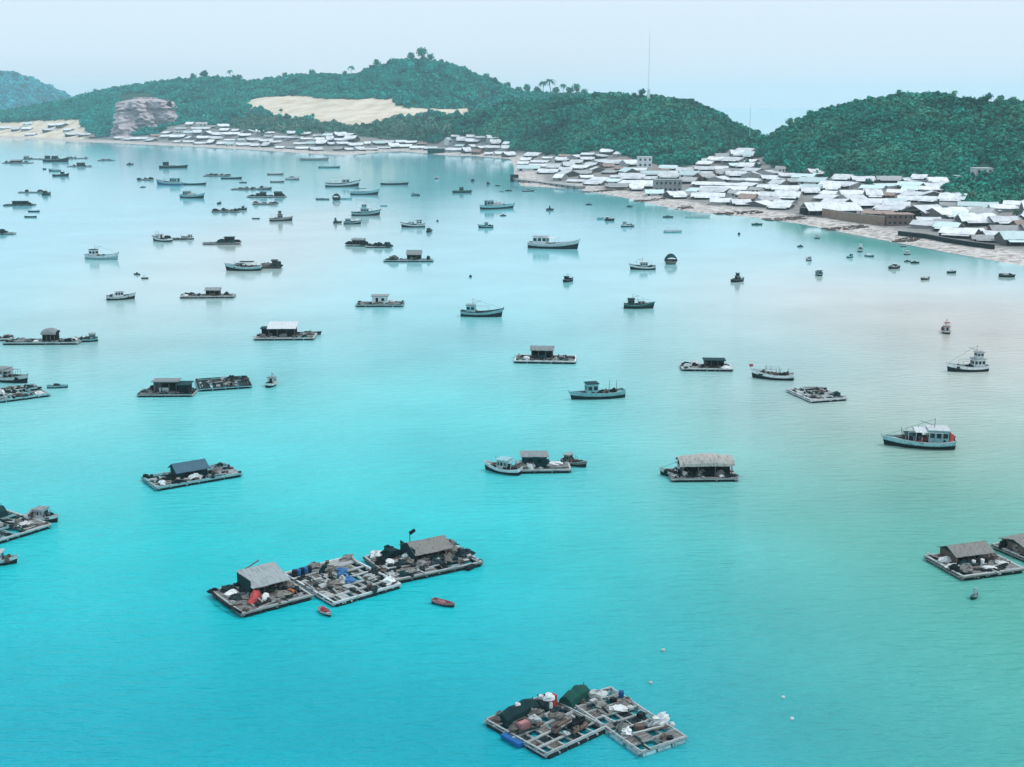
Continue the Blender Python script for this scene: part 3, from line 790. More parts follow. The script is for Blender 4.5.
def raft(name, loc, rz, L, Wd, nx=4, ny=3, beam='pale_wood', deck=0.3, nets=0.3, clutter=4, fat=1.0, floats=True, seed=0, floatm='hull', edge='pale_wood', decks='wood', gear=1.0, gearm=None):
    """fish-farm raft: floats, a lattice of walkway beams, some planked cells, some netted ones.
    The root is its middle at water level; local x runs along the raft."""
    r = random.Random(seed)
    root = empty(name, loc, rz)
    z = .55; bw = .42 * fat
    f = MB()
    for i in range(nx + 1):
        x = -L / 2 + L * i / nx
        for d in (-.5, .5):
            f.box((x + d * bw * 1.15 + r.uniform(-.06, .06), r.uniform(-.2, .2), z + r.uniform(-.03, .03) - .15), (bw * .8, Wd + r.uniform(0, .7), .2), r.uniform(-.012, .012))
    for j in range(ny + 1):
        y = -Wd / 2 + Wd * j / ny
        for d in (-.5, .5):
            f.box((r.uniform(-.2, .2), y + d * bw * 1.15, z + .1 + r.uniform(-.03, .03)), (L + r.uniform(.2, 1.0), bw * .8, .2), r.uniform(-.008, .008))
    f.build('frame', M[beam], root)
    e = MB()
    for s in (-1, 1):
        e.box((0, s * (Wd / 2 + bw * .2), z + .27), (L + bw, bw * 1.1, .16)); e.box((s * (L / 2 + bw * .2), 0, z + .262), (bw * 1.1, Wd - bw * 1.2, .15))
    e.build('walkway', M[edge], root)
    if floats:
        nb = max(3, int(L / 3.2))
        for s in (-1, 1):
            for i in range(nb):
                x = -L / 2 + L * (i + .5) / nb
                MB().tube((x - L / nb * .44, s * (Wd / 2 - .1), .12), (x + L / nb * .44, s * (Wd / 2 - .1), .12), .42, 8).build('float', M[floatm], root)
        nb = max(2, int(Wd / 3.2))
        for s in (-1, 1):
            for i in range(nb):
                y = -Wd / 2 + Wd * (i + .5) / nb
                MB().tube((s * (L / 2 - .1), y - Wd / nb * .40, .12), (s * (L / 2 - .1), y + Wd / nb * .40, .12), .42, 8).build('float', M[floatm], root)
    else:
        p = MB()
        for s in (-1, 1):
            p.box((0, s * (Wd / 2 - .2), .1), (L, .7, .7)); p.box((s * (L / 2 - .2), 0, .1), (.7, Wd - 1.1, .69))
        p.build('pontoon', M[floatm], root)
    cells = [(i, j) for i in range(nx) for j in range(ny)]
    r.shuffle(cells)
    cw, ch = L / nx, Wd / ny
    nd = int(len(cells) * deck); nn = int(len(cells) * nets)
    if nd:
        p = MB()
        for i, j in cells[:nd]:
            x, y = -L / 2 + cw * (i + .5), -Wd / 2 + ch * (j + .5)
            k = max(3, int(ch / .9))
            for q in range(k):
                if r.random() < .12: continue
                p.box((x + r.uniform(-.15, .15), y - ch / 2 + ch * (q + .5) / k, z + .225 + r.uniform(-.02, .02)), (cw * r.uniform(.9, 1.02), ch / k * .86, .05), r.uniform(-.02, .02))
        p.build('deck', M[decks], root)
    if nn:
        for i, j in cells[nd:nd + nn]:
            x, y = -L / 2 + cw * (i + .5), -Wd / 2 + ch * (j + .5)
            vs = []; fs = []
            for a in range(6):
                for b in range(6):
                    u, v = a / 5 - .5, b / 5 - .5
                    sag = (.25 - u * u) * (.25 - v * v) * 16
                    vs.append((x + u * cw * .86, y + v * ch * .86, z - .02 - .5 * sag + r.uniform(-.05, .05)))
            for a in range(5):
                for b in range(5): fs.append((a * 6 + b, a * 6 + b + 1, a * 6 + b + 7, a * 6 + b + 6))
            MB().add(vs, fs).build('net', M[r.choice(['net', 'net', 'net_brown'])], root)
    for k in range(clutter):
        i, j = r.choice(cells[:max(1, nd)])
        x, y = -L / 2 + cw * (i + r.uniform(.2, .8)), -Wd / 2 + ch * (j + r.uniform(.2, .8))
        q = 1.0 if floats else 1.7
        MB().heap((x, y, z + .2), (q * r.uniform(1.2, 3.2), q * r.uniform(1.0, 2.0), q * r.uniform(.5, 1.3)), seed * 31 + k, 11, 6, .4).build('net_heap', M[r.choice(['net', 'net_brown', 'dark', 'thatch', 'foam', 'tarp'] if floats else ['net', 'dark', 'tarp', 'net_brown'])], root)
    for gm in ('pale_wood', 'brown', 'net', 'hull'):
        g = MB()
        for k in range(int(L * Wd / 15 * gear)):
            i, j = r.choice(cells); x, y = -L / 2 + cw * (i + r.random()), -Wd / 2 + ch * (j + r.random())
            if r.random() < (.75 if gm == 'pale_wood' else .4):
                a = r.uniform(-.25, .25) + (math.pi / 2 if r.random() < .5 else 0); l = r.uniform(1.2, 4.5 if gm == 'pale_wood' else 2.6)
                g.box((x, y, z + .32 + r.uniform(0, .25)), (l, r.uniform(.12, .3), r.uniform(.1, .22)), a, r.uniform(-.06, .06))
            elif r.random() < .5:
                g.heap((x, y, z + .2), (r.uniform(.6, 1.8), r.uniform(.5, 1.4), r.uniform(.25, .7)), r.randrange(9999), 8, 4, .45)
            else:
                g.box((x, y, z + .4), (r.uniform(.4, 1.2), r.uniform(.4, 1.0), r.uniform(.3, .8)), r.uniform(0, 3))
        if g.v: tag(g.build('loose_gear', M[gm], root), kind='stuff')
    return root

DECKZ = .80      # top of a raft's planks

def local(root, x, y, z=DECKZ):
    a = root.rotation_euler[2]
    return Vector((root.location[0] + x * math.cos(a) - y * math.sin(a), root.location[1] + x * math.sin(a) + y * math.cos(a), root.location[2] + z))

def corners(w, s, e):
    """place a raft by three corners seen in the photograph: far-left, near and right; gives middle, turn, length, depth"""
    Wp, Sp, Ep = at(*w), at(*s), at(*e)
    a = Ep - Sp; b = Wp - Sp
    rz = math.atan2(a.y, a.x)
    d = abs(-math.sin(rz) * b.x + math.cos(rz) * b.y)
    n = Vector((-math.sin(rz), math.cos(rz), 0)) * d
    c = Sp + a / 2 + n / 2
    return c, rz, a.length, d
# ------------------------------------------------------------------ what floats in the bay
BOATS = 'boats moored in the bay'
RAFTS = 'fish-farm rafts moored in the bay'
DINGHY = 'small open boats'

# ---- the long raft of three joined platforms
def thing_on(ob, label, cat, group=None): return tag(ob, label, cat, group)

c, rz, L, D = corners((207, 597), (243, 617.5), (311, 599.5))
ra = raft('fish_raft', c, rz, L, D, 4, 3, beam='wood', deck=.85, nets=.1, clutter=7, gear=1.6, seed=3, edge='pale_wood', decks='wood', fat=.8)
tag(ra, 'brown decked raft with a grey lean-to shed, west end of the long triple raft', 'fish raft', 'platforms of the long triple raft')
add_hut(ra, Vector((L * .12, D * .18, DECKZ)), L * .50, D * .44, 1.4, 0, 'tarp', 'tin', 'shed', .26, seed=2)
MB().box((-L * .165, D * .20, DECKZ + 1.3), (.12, D * .44, 2.6)).build('end_wall', M['tarp'], ra)  # left end kept dark: its shaded side put into the colour
MB().path([(-L / 2 - .3, -D / 2, .9), (-L / 2 - .9, 0, .95), (-L / 2 - .3, D / 2 + .2, .9)], .24, 6).build('bumper', M['black'], ra)
MB().path([(-L * .05, D * .45, DECKZ + 2.6), (L * .22, D * .55, DECKZ + 3.2)], .12, 5).build('ridge_pole', M['brown'], ra)
thing_on(MB().heap(local(ra, -L * .18, -D * .16), (L * .14, D * .42, 1.2), 5).build('net_heap', M['red']), 'red heap of netting on the brown deck before the lean-to shed', 'net heap')
thing_on(MB().heap(local(ra, -L * .05, -D * .22), (L * .10, D * .2, .8), 6).build('net_heap', M['foam']), 'white sacking heaped beside the red netting on the brown deck', 'sack heap')
thing_on(MB().heap(local(ra, L * .18, -D * .30), (L * .24, D * .22, .8), 8, rough=.4).build('net_heap', M['net_brown']), 'grey brown dry net heaped along the front of the lean-to shed', 'net heap')
thing_on(MB().heap(local(ra, L * .32, -D * .24), (L * .12, D * .2, .5), 9, rough=.4).build('net_heap', M['orange']), 'small orange rope heap on the brown deck near the latticed platform', 'rope heap')
thing_on(MB().heap(local(ra, -L * .34, D * .22), (L * .18, D * .3, .55), 12).build('foam_block', M['foam']), 'white foam blocks piled in the far corner behind the red netting', 'foam pile')
def barrel(p, m, label, group=None, h=1.0, rad=.36):
    b = empty('barrel', p)
    secs = [[(rad * f * math.cos(a), rad * f * math.sin(a), z * h) for a in [2 * math.pi * i / 12 for i in range(12)]] for f, z in ((.9, 0), (1, .12), (1, .3), (1.05, .34), (1, .38), (1, .64), (1.05, .68), (1, .72), (1, .9), (.9, 1))]
    MB().loft(secs, closed=True).build('body', M[m], b, smooth=True)
    MB().tube((rad * .4, 0, h), (rad * .4, 0, h + .05), .08, 8).build('lid', M['black'], b)
    return tag(b, label, 'barrel', group)
def crate(p, rz, m, label, d=(1.1, .8, .6), group=None):
    b = empty('crate', p, rz); x, y, z = d
    MB().box((0, 0, .05), (x, y, .1)).build('base', M[m], b)
    for s in (-1, 1):
        MB().box((0, s * (y / 2 - .03), z / 2 + .05), (x, .06, z - .1)).build('side_panel', M[m], b)
        MB().box((s * (x / 2 - .03), 0, z / 2 + .05), (.06, y - .13, z - .11)).build('end_panel', M[m], b)
    return tag(b, label, 'crate', group)

c, rz, L, D = corners((287, 577), (335, 607), (400, 588))
rb = raft('fish_raft', c, rz, L, D, 8, 6, beam='pale_wood', deck=.32, nets=.50, clutter=5, gear=1.0, seed=8, fat=.62, edge='white', decks='pale_wood')
tag(rb, 'pale latticed middle platform of the long triple raft, with net cells and blue tarpaulin', 'fish raft', 'platforms of the long triple raft')
for k, (x, y) in enumerate(((.06, .06), (.12, .16), (.03, -.10))):
    thing_on(MB().heap(local(rb, L * x, D * y, .85), (L * .15, D * .15, .55), 20 + k, rough=.4).build('tarpaulin', M['blue']), ('blue tarpaulin crumpled at the centre of the latticed platform', 'blue tarpaulin bunched on the far half of the latticed platform', 'blue tarpaulin lying on the near half of the latticed platform')[k], 'tarpaulin')
thing_on(MB().heap(local(rb, -L * .22, -D * .12, .85), (L * .22, D * .16, .8), 25, rough=.4).build('net_heap', M['net_brown']), 'grey dry net piled on the west half of the latticed platform', 'net heap')
thing_on(MB().heap(local(rb, -L * .06, -D * .08, .85), (L * .10, D * .12, .9), 26, rough=.4).build('net_heap', M['pale_wood']), 'pale bundle of sacks beside the blue tarpaulins', 'sack heap')
for k in range(5):
    barrel(local(rb, -L * .44 + k * L * .055, D * .36), 'plastic_blue' if k % 2 else 'black', 'small drum in the row along the far edge of the latticed platform', 'drums along the far edge of the latticed platform', 1.1, .5)

c, rz, L, D = corners((358, 562.5), (396, 584), (481, 566))
rc = raft('fish_raft', c, rz, L, D, 6, 4, beam='wood', deck=.7, nets=.2, clutter=16, gear=2.5, seed=14, fat=.8, edge='pale_wood', decks='wood')
tag(rc, 'cluttered grey platform with thatched hut at the east end of the long triple raft', 'fish raft', 'platforms of the long triple raft')
add_hut(rc, Vector((L * .10, D * .16, DECKZ)), L * .40, D * .46, 1.6, 0, 'brown', 'thatch', 'gable', .40, seed=4)
MB().box((-L * .12, D * .16, DECKZ + 1.2), (.15, D * .46, 2.4)).build('end_wall', M['tarp'], rc)  # shaded left end of the hut painted dark
MB().tube((-L * .04, D * .3, DECKZ + 2), (-L * .04, D * .3, DECKZ + 4.3), .10, 6).build('pole', M['brown'], rc)
MB().box((-L * .04 + .5, D * .3, DECKZ + 4.0), (1.2, .4, .5), .3, -.3).build('pole_board', M['dark'], rc)
MB().tube((L * .30, -D * .56, .35), (L * .53, -D * .42, .40), .55, 8).build('log_float', M['hull'], rc)
thing_on(MB().heap(local(rc, -L * .28, D * .33), (L * .2, D * .22, 1.9), 31, rough=.35).build('tarpaulin', M['tarp']), 'dark teal tarpaulin heap at the far corner beside the thatched hut', 'tarpaulin')
thing_on(MB().heap(local(rc, -L * .36, D * .10), (L * .12, D * .18, .7), 33).build('foam_block', M['foam']), 'pale foam slab near the gap between latticed and cluttered platforms', 'foam block')
for k, (x, y, s, m) in enumerate(((-.20, -.05, 1.0, 'net_brown'), (-.10, -.22, .9, 'thatch'), (.05, -.27, .8, 'net'), (.22, -.22, 1.1, 'net_brown'), (.36, -.05, 1.3, 'net_brown'), (.40, .18, 1.6, 'thatch'), (.34, .32, 1.5, 'net'))):
    thing_on(MB().heap(local(rc, L * x, D * y), (L * .13, D * .2, s), 40 + k, rough=.42).build('gear_heap', M[m]),
             ('grey gear heap just west of the thatched hut', 'straw coloured heap on the near side of the thatched hut, left of its doorway', 'dark wet net heap on the near edge before the thatched hut', 'grey net heap before the east end of the thatched hut',
              'grey net heap on the open east deck beyond the thatched hut', 'tall straw coloured heap at the far east end of the cluttered platform', 'dark net pile behind the tall straw heap')[k], 'gear heap')

# ---- two platforms at the bottom of the view
c, rz, L, D = corners((491, 723), (547, 759), (605, 732))
rd = raft('fish_raft', c, rz, L, D, 6, 6, beam='pale_wood', deck=.24, nets=.42, clutter=3, seed=21, fat=.42, edge='pale_wood', decks='brown', gear=.75, floatm='hull')
tag(rd, 'weathered lattice platform with dark netted tent, west half of the nearest raft pair', 'fish raft', 'pair of lattice platforms nearest the viewer')
MB().box((-L * .56, -D * .0, .45), (.9, D * .3, .5)).build('step', M['plastic_blue'], rd)
c2, rz2, L2, D2 = corners((570, 705), (641, 757), (685, 742))
re_ = raft('fish_raft', c2, rz2, L2, D2, 4, 8, beam='pale_wood', deck=.26, nets=.36, clutter=3, seed=23, fat=.42, gear=.75, edge='pale_wood', decks='wood', floatm='cyan')
tag(re_, 'pale lattice platform with planked cells, east half of the nearest raft pair', 'fish raft', 'pair of lattice platforms nearest the viewer')
def tent(p, rz, l, w, h, m, label, seed):
    b = empty('net_tent', p, rz); r = random.Random(seed); secs = []
    for q in range(8):
        x = -l / 2 + l * q / 7; k = .72 + .28 * math.sin(math.pi * q / 7) + r.uniform(-.12, .08)
        secs.append([(x, -w / 2, 0), (x + r.uniform(-.1, .1), -w * .42, h * .55 * k), (x, -w * .1, h * k), (x, w * .2, h * .94 * k), (x, w * .44, h * .5 * k), (x, w / 2, 0)])
    MB().loft(secs).build('cover', M[m], b, smooth=False)
    for x in (-l * .45, l * .45):
        MB().tube((x, 0, 0), (x, 0, h * .98), .06, 5).build('pole', M['brown'], b)
    return tag(b, label, 'tent')
tent(local(rd, -L * .12, D * .34), rz + .05, 6.0, 2.4, 1.7, 'tarp', 'dark teal net tent at the far left corner of the nearest platform', 3)
tent(at(575, 699, DECKZ), rz + .2, 4.6, 2.2, 1.7, 'tarp_green', 'green hooped tarpaulin tent at the far end of the nearest raft pair', 5)
thing_on(MB().heap(local(rd, -L * .14, D * .33, DECKZ + 1.5), (.8, .6, .4), 50).build('foam_float', M['foam']), 'white foam float lying on top of the dark net tent', 'float')
sh = empty('gear_locker', local(rd, L * .36, D * .26), rz + .25)
MB().box((0, 0, .75), (1.5, 1.2, 1.5)).build('body', M['red'], sh)
MB().heap((-.5, -.05, 1.25), (1.6, 1.4, .7), 51, rough=.2).build('cover', M['buoy'], sh)
MB().heap((-.75, -.5, .2), (.8, .7, .9), 52, rough=.15).build('sack', M['buoy'], sh)
tag(sh, 'red gear locker under a white sheet on the nearest raft', 'gear locker')
cr = empty('net_cage', local(rd, -L * .33, D * .05), rz)
f = MB()
for x in (-1, 1):
    for y in (-1, 1): f.tube((x * .9, y * .6, 0), (x * .9, y * .6, 1.25), .06, 5)
for z in (.05, .65, 1.25): f.path([(-.9, -.6, z), (.9, -.6, z), (.9, .6, z), (-.9, .6, z)], .05, 5, True)
f.build('frame', M['brown'], cr); MB().box((0, 0, .55), (1.6, 1.0, 1.0)).build('net', M['pink'], cr)
tag(cr, 'reddish net cage standing below the dark teal tent', 'net cage')
for k, (x, y, s, m, lb) in enumerate(((-.10, .10, .8, 'pale_wood', 'pale sack heap beside the reddish net cage'), (.05, .20, .9, 'net_brown', 'brown net heap below the red locker'), (.28, .25, .9, 'net', 'dark net heap right of the red locker'),
                                     (.22, .02, .6, 'net_brown', 'dry net spread in the middle of the nearest lattice platform'), (.45, .38, .9, 'dark', 'black gear heap before the green tent'))):
    thing_on(MB().heap(local(rd, L * x, D * y), (2.0, 1.5, s), 60 + k, rough=.42).build('gear_heap', M[m]), lb, 'gear heap')
for k, (x, y, s, m, lb) in enumerate(((.05, .40, 1.0, 'pale_wood', 'pale brushwood heap on the far corner of the east lattice platform'), (-.1, .28, .7, 'thatch', 'straw heap next to the brushwood on the east lattice platform'), (.12, .15, .4, 'foam', 'flat white sheeting on the east lattice platform'),
                                     (.3, .2, .6, 'net_brown', 'brown net heap near the right edge of the east lattice platform'))):
    thing_on(MB().heap(local(re_, L2 * x, D2 * y), (2.4, 1.7, s), 70 + k, rough=.45).build('gear_heap', M[m]), lb, 'gear heap')
barrel(local(rd, L * .34, D * .40), 'foam', 'white drum standing beside the green tent')
barrel(local(re_, L2 * .42, D2 * .30), 'plastic_blue', 'blue drum at the right edge of the east lattice platform')
crate(local(re_, L2 * .2, -D2 * .2), rz2 + .2, 'pale_wood', 'pale wooden crate on the near half of the east lattice platform')
crate(local(rd, -L * .05, -D * .22), rz, 'brown', 'brown wooden crate on the near cells of the west lattice platform')

# ---- single rafts placed by their corners
def craft(name, w, s, e, label, **k):
    c, rz, L, D = corners(w, s, e)
    o = raft(name, c, rz, L, D, **k); tag(o, label, 'fish raft', RAFTS); return o, L, D, rz
o, L, D, rz = craft('fish_raft', (926.5, 560), (963, 580.5), (1022, 572.5), 'grey raft with a broad thatched shelter and foam slabs, moored near the right edge', nx=5, ny=4, beam='wood', deck=.7, nets=.1, clutter=12, gear=1.8, seed=31, decks='wood', floatm='hull')
add_hut(o, Vector((-L * .02, D * .20, DECKZ)), L * .60, D * .46, 1.7, 0, 'brown', 'thatch', 'gable', .40, seed=7)
thing_on(MB().heap(local(o, L * .33, -D * .20), (L * .20, D * .18, .45), 81).build('foam_block', M['foam']), 'white foam slab on the front right of the thatched raft', 'foam block')
thing_on(MB().heap(local(o, L * .05, -D * .33), (L * .22, D * .15, .4), 82).build('foam_block', M['foam']), 'white foam slab along the front edge of the thatched raft', 'foam block')
thing_on(MB().heap(local(o, -L * .30, -D * .26), (L * .2, D * .25, .7), 83, rough=.4).build('gear_heap', M['thatch']), 'straw coloured gear heap on the front left of the thatched raft', 'gear heap')
for k in range(4):
    barrel(local(o, -L * .1 + k * .9, -D * .14), 'black' if k % 2 else 'foam', 'drum lined up under the eave of the thatched shelter', 'drums before the thatched shelter')
o, L, D, rz = craft('fish_raft', (1001, 547), (1030, 564), (1070, 556), 'raft cut by the right edge, under a grey shelter roof', nx=4, ny=3, beam='wood', deck=.7, nets=.1, clutter=4, seed=33, decks='wood')
add_hut(o, Vector((0, D * .05, DECKZ)), L * .8, D * .7, 1.3, 0, 'brown', 'thatch', 'gable', .25, seed=9)
o, L, D, rz = craft('fish_raft', (-70, 533), (-14, 548), (50, 528), 'raft with pale walkways and dark net pens, cut by the left edge', nx=6, ny=3, beam='cyan', deck=.25, nets=.5, clutter=3, seed=37, edge='pale_wood', floatm='hull')
tent(local(o, L * .12, D * .28), rz, 7, 3.2, 2.4, 'tarp', 'dark tarpaulin tent over the net pens at the left edge', 9)
o, L, D, rz = craft('fish_raft', (792.5, 391.5), (812, 403), (846, 400.5), 'flat white raft with bare deck and a curved dark hose', nx=4, ny=4, beam='white', deck=.55, nets=.0, clutter=3, seed=39, edge='white', decks='pale_wood', floatm='hull')
MB().path([(L * (.02 + .22 * math.cos(a)), D * (.08 + .2 * math.sin(a)), DECKZ + .3) for a in [i * .45 for i in range(-2, 9)]], .2, 5).build('hose', M['black'], o)
o, L, D, rz = craft('fish_raft', (194.5, 382), (200, 391.5), (251, 388), 'long tube-framed net pen with no hut, beside the grey houseboat', nx=4, ny=1, beam='cyan', deck=0, nets=1.0, clutter=5, seed=41, edge='hull', floatm='hull')
o, L, D, rz = craft('fish_raft', (-40, 396), (-8, 404), (49, 396.5), 'raft of foam floats and pale decking at the left edge', nx=5, ny=3, beam='cyan', deck=.6, nets=.2, clutter=7, seed=43, edge='cyan', decks='pale_wood', floatm='hull')

# ---- everything else, one row each: what it is, where its waterline runs in the photograph, how it lies, how it looks
def flo(kind, x0, x1, yb, turn, label, **k):
    """turn: degrees the long axis is turned from the view's left-right line; the bow points to +x unless over 90"""
    mid = at((x0 + x1) / 2, yb); s = mpp(mid)
    W0 = (x1 - x0) * s; a = abs(math.radians(turn))
    ca, sa = abs(math.cos(a)), abs(math.sin(a))
    if kind == 'raft':
        q = k.pop('depth', .42)
        L = W0 / (ca + q * sa); D = L * q
        c = at((x0 + x1) / 2, yb); c.y += (D * ca + L * sa) / 2
        hut = k.pop('hut', None); name = k.pop('name', 'fish_raft')
        far = mid.y > 330 * FS
        o = raft(name, c, R(turn), L, D, nx=k.pop('nx', max(3, int(L / 5))), ny=k.pop('ny', max(2, int(D / 5))), fat=k.pop('fat', 1.0 if not far else 1.5), floats=not far,
                 seed=k.pop('seed', int(x0 * 7 + yb)), deck=k.pop('deck', .45), nets=k.pop('nets', .3), clutter=k.pop('clutter', 4), **k)
        for h in ([hut] if isinstance(hut, dict) else hut or []):
            h = dict(h); fx, fy, fl, fw, hh = h.pop('at')
            add_hut(o, Vector((fx * L, fy * D, DECKZ)), fl * L, fw * D, hh, 0, seed=int(x0), **h)
        return tag(o, label, 'fish raft' if name == 'fish_raft' else name.replace('_', ' '), RAFTS)
    q = min(.5, k.pop('beam', .29) * 1.28)
    if 'open' not in k.get('style', ()) and kind == 'boat': turn += (int(x0 * 13 + yb * 7) % 45) - 22; a = abs(math.radians(turn)); ca, sa = abs(math.cos(a)), abs(math.sin(a))
    L = W0 / (ca + q * sa); D = L * q
    c = at((x0 + x1) / 2, yb); c.y += (D * ca + L * sa) / 2 * .8
    name = k.pop('name', 'fishing_boat')
    if kind == 'basket':
        o = basket('basket_boat', c, W0, seed=int(x0), **k); return tag(o, label, 'basket boat', BOATS)
    o = boat(name, c, R(turn), L, L * q, seed=int(x0 * 3 + yb), **k)
    return tag(o, label, 'rowing boat' if name == 'dinghy' else name.replace('_', ' '), DINGHY if name == 'dinghy' else BOATS)

WH = ('hull', 'white', 'white', 'tin_white'); CY = ('hull', 'cyan', 'white', 'tin'); BK = ('hull', 'hull', 'cyan', 'tarp'); WD = ('hull', 'wood', 'pale_wood', 'tin')
H = dict
# near and middle water
flo('raft', 133, 230, 491, 34, 'low raft with a dark blue hut, alone on the left of the bay', depth=.5, nx=6, ny=4, beam='cyan', deck=.5, nets=.2, clutter=9, gear=1.5, seed=35, edge='cyan', decks='pale_wood', floatm='hull', hut=[H(at=(-.02, .08, .36, .50, 1.6), wallm='tarp', roofm='roof_blue', style='gable', pitch=.5, open_sides=False)])
flo('boat', 483, 525, 476, 150, 'white cabin boat with rounded cyan bow tied to the dark-walled raft', style=('mid', 'long', 'canopy'), cols=('hull', 'white', 'white', 'cyan'), beam=.48)
o = flo('raft', 516, 570, 473.5, 3, 'raft with a dark boxy shed and heaped gear, between a white and a dark boat', depth=.42, deck=.8, nets=.0, clutter=12, hut=[H(at=(-.16, .12, .46, .6, 2.5), wallm='tarp', roofm='tin', style='shed', pitch=.12, open_sides=False)], decks='wood', seed=51)
flo('boat', 560, 588, 468, -38, 'dark fishing boat loaded with nets at the east end of the dark-shed raft', style=('aft', 'poles', 'nets'), cols=('hull', 'wood', 'pale_wood', 'tin'), beam=.36)
flo('raft', 672, 737, 482, 2, 'houseboat under one broad pale curved roof, with a white boat at its side', name='houseboat', depth=.5, deck=.9, nets=0, clutter=16, gear=3.0, edge='wood', hut=[H(at=(.04, .02, .80, .8, 2.6), wallm='dark', roofm='pale_thatch', style='hoop')], decks='brown', seed=53)
flo('boat', 661.5, 690, 478.5, 158, 'white swirl-sided boat moored at the left of the pale-roofed houseboat', style=('aft', 'nets', 'mast'), cols=WH, beam=.36)
flo('boat', 892, 960, 450.5, 158, 'large pale fishing boat stacked with gear and a red net at its stern', style=('aft', 'long', 'mast', 'nets', 'rednet', 'barrels', 'foredeck_canopy', 'poles', 'lampbar', 'canopy', 'flatbow', 'redload'), cols=('hull', 'cyan', 'white', 'tin_white'), beam=.37)
flo('boat', 951, 991, 372.5, 178, 'beige two-decked fishing boat with a brown mast on the right', style=('aft', 'upper', 'long', 'mast', 'lampbar'), cols=('hull', 'white', 'white', 'tin'), beam=.3)
flo('boat', 943.5, 952, 334, 86, 'white boat seen end on, with a red cabin top', style=('aft', 'upper', 'mast'), cols=('hull', 'white', 'red', 'red'), beam=.34)
flo('boat', 755.5, 797, 381, 164, 'white boat bristling with poles, red flag at its bow', style=('poles', 'lampbar', 'nets', 'redbow', 'mast'), cols=('hull', 'white', 'white', 'tin_white'), beam=.33)
flo('raft', 683, 733, 371.5, -3, 'raft with a dark canopy and pointed left end, left of the red-flag boat', depth=.45, deck=.7, nets=.1, clutter=7, hut=[H(at=(.16, .1, .4, .5, 2.0), wallm='dark', roofm='tarp', style='flat')], edge='white')
flo('boat', 573, 627, 400.5, 178, 'long low cyan boat with a small dark cabin at its left end', style=('nets', 'flatbow', 'fwd'), cols=('hull', 'cyan', 'cyan', 'tarp'), beam=.24)
flo('raft', 515, 577, 364, -4, 'raft with a dark peaked hut, and a pale boat-shaped end', depth=.5, deck=.6, nets=.15, clutter=7, hut=[H(at=(-.06, .16, .36, .5, 2.7), wallm='tarp', roofm='tin', style='gable', pitch=.35)], edge='white')
flo('boat', 624, 652.5, 309, 4, 'dark green boat with two dark cabins and a lifting frame', style=('aft', 'foredeck_canopy', 'lampbar', 'mast'), cols=('hull', 'tarp_green', 'cyan', 'tarp'), beam=.34)
flo('boat', 632, 656, 270, 178, 'dark-hulled white boat beside the round basket boat', style=('mid', 'long', 'mast'), cols=('hull', 'white', 'hull', 'tin_white'), beam=.33)
flo('basket', 664.5, 677.5, 264, 0, 'round striped basket boat with a dark hood', hood='tarp')
flo('boat', 562, 575.5, 282.5, 60, 'small dark boat with a short mast, below the long white vessel', style=('aft', 'mast'), cols=BK, beam=.36)
flo('boat', 527, 577, 249.5, 3, 'long white vessel with black waterline, largest boat of the upper bay', style=('aft', 'long', 'canopy'), cols=('hull', 'white', 'white', 'tin_white'), beam=.24)
flo('boat', 730.5, 746.5, 282.5, 10, 'small boat with a tall layered roof above a dark hull, off the beach', style=('mid', 'upper', 'lampbar'), cols=('hull', 'hull', 'cyan', 'cyan'), beam=.45)
flo('boat', 460, 500, 317.5, 2, 'low boat with a long dark bow and a raised looped stern', style=('lampbar', 'mast', 'aft'), cols=('hull', 'cyan', 'hull', 'tin'), beam=.22)
flo('raft', 356, 402, 307, 1, 'raft with a white boxy hut and a small boat alongside, mid bay', depth=.45, deck=.6, nets=.1, clutter=6, hut=[H(at=(.0, .1, .34, .55, 3.0), wallm='white', roofm='tin', style='flat', open_sides=False)], edge='cyan')
flo('boat', 263.5, 277, 387.5, 84, 'grey boat seen stern on, right of the tube-framed net pen', style=('mid', 'nets', 'mast'), cols=('hull', 'white', 'pale_wood', 'tin'), beam=.42)
flo('raft', 254, 313, 340.5, 2, 'houseboat with a tilted pale roof over dark openings, left of centre', name='houseboat', depth=.45, deck=.8, nets=.0, clutter=6, hut=[H(at=(-.05, .0, .46, .62, 2.9), wallm='dark', roofm='tin_white', style='shed', pitch=.25), H(at=(-.36, .1, .1, .4, 2.6), wallm='dark', roofm='tarp', style='flat', open_sides=False)], edge='white')
flo('boat', 296, 319, 335.5, 8, 'slim dark boat tied to the east end of the tilted-roof houseboat', style=('open', 'load'), cols=('hull', 'hull', 'hull', 'tin'), beam=.2, name='dinghy')
flo('raft', 138, 191, 397, 1, 'grey houseboat with a flat tin roof and a black boat beside it', name='houseboat', depth=.42, deck=.9, nets=.0, clutter=9, hut=[H(at=(-.02, .12, .44, .6, 3.0), wallm='pale_wood', roofm='tin', style='flat'), H(at=(.34, .0, .2, .7, 2.3), wallm='dark', roofm='tarp', style='flat', open_sides=False)], edge='hull')
flo('boat', 20.5, 56, 524, -12, 'white round-bowed cabin boat with dark roof rack, tied to the left-edge raft', style=('mid', 'long', 'canopy', 'lampbar', 'foredeck_canopy'), cols=('hull', 'white', 'white', 'tin'), beam=.42)
flo('boat', -22, 12, 567, -8, 'white boat with dark stern, mostly outside the left edge', style=('mid', 'long'), cols=('hull', 'white', 'white', 'tin_white'), beam=.36)
flo('boat', -16, 27, 384, -6, 'large grey boat with a raised white bow, above the foam-float raft', style=('aft', 'long', 'nets', 'lampbar', 'canopy'), cols=('hull', 'white', 'pale_wood', 'tin'), beam=.36)
flo('boat', 46.5, 65.5, 388.5, 4, 'cyan open boat at the tip of the foam-float raft', style=('open', 'load'), cols=('hull', 'cyan', 'cyan', 'tin'), beam=.26, name='dinghy')
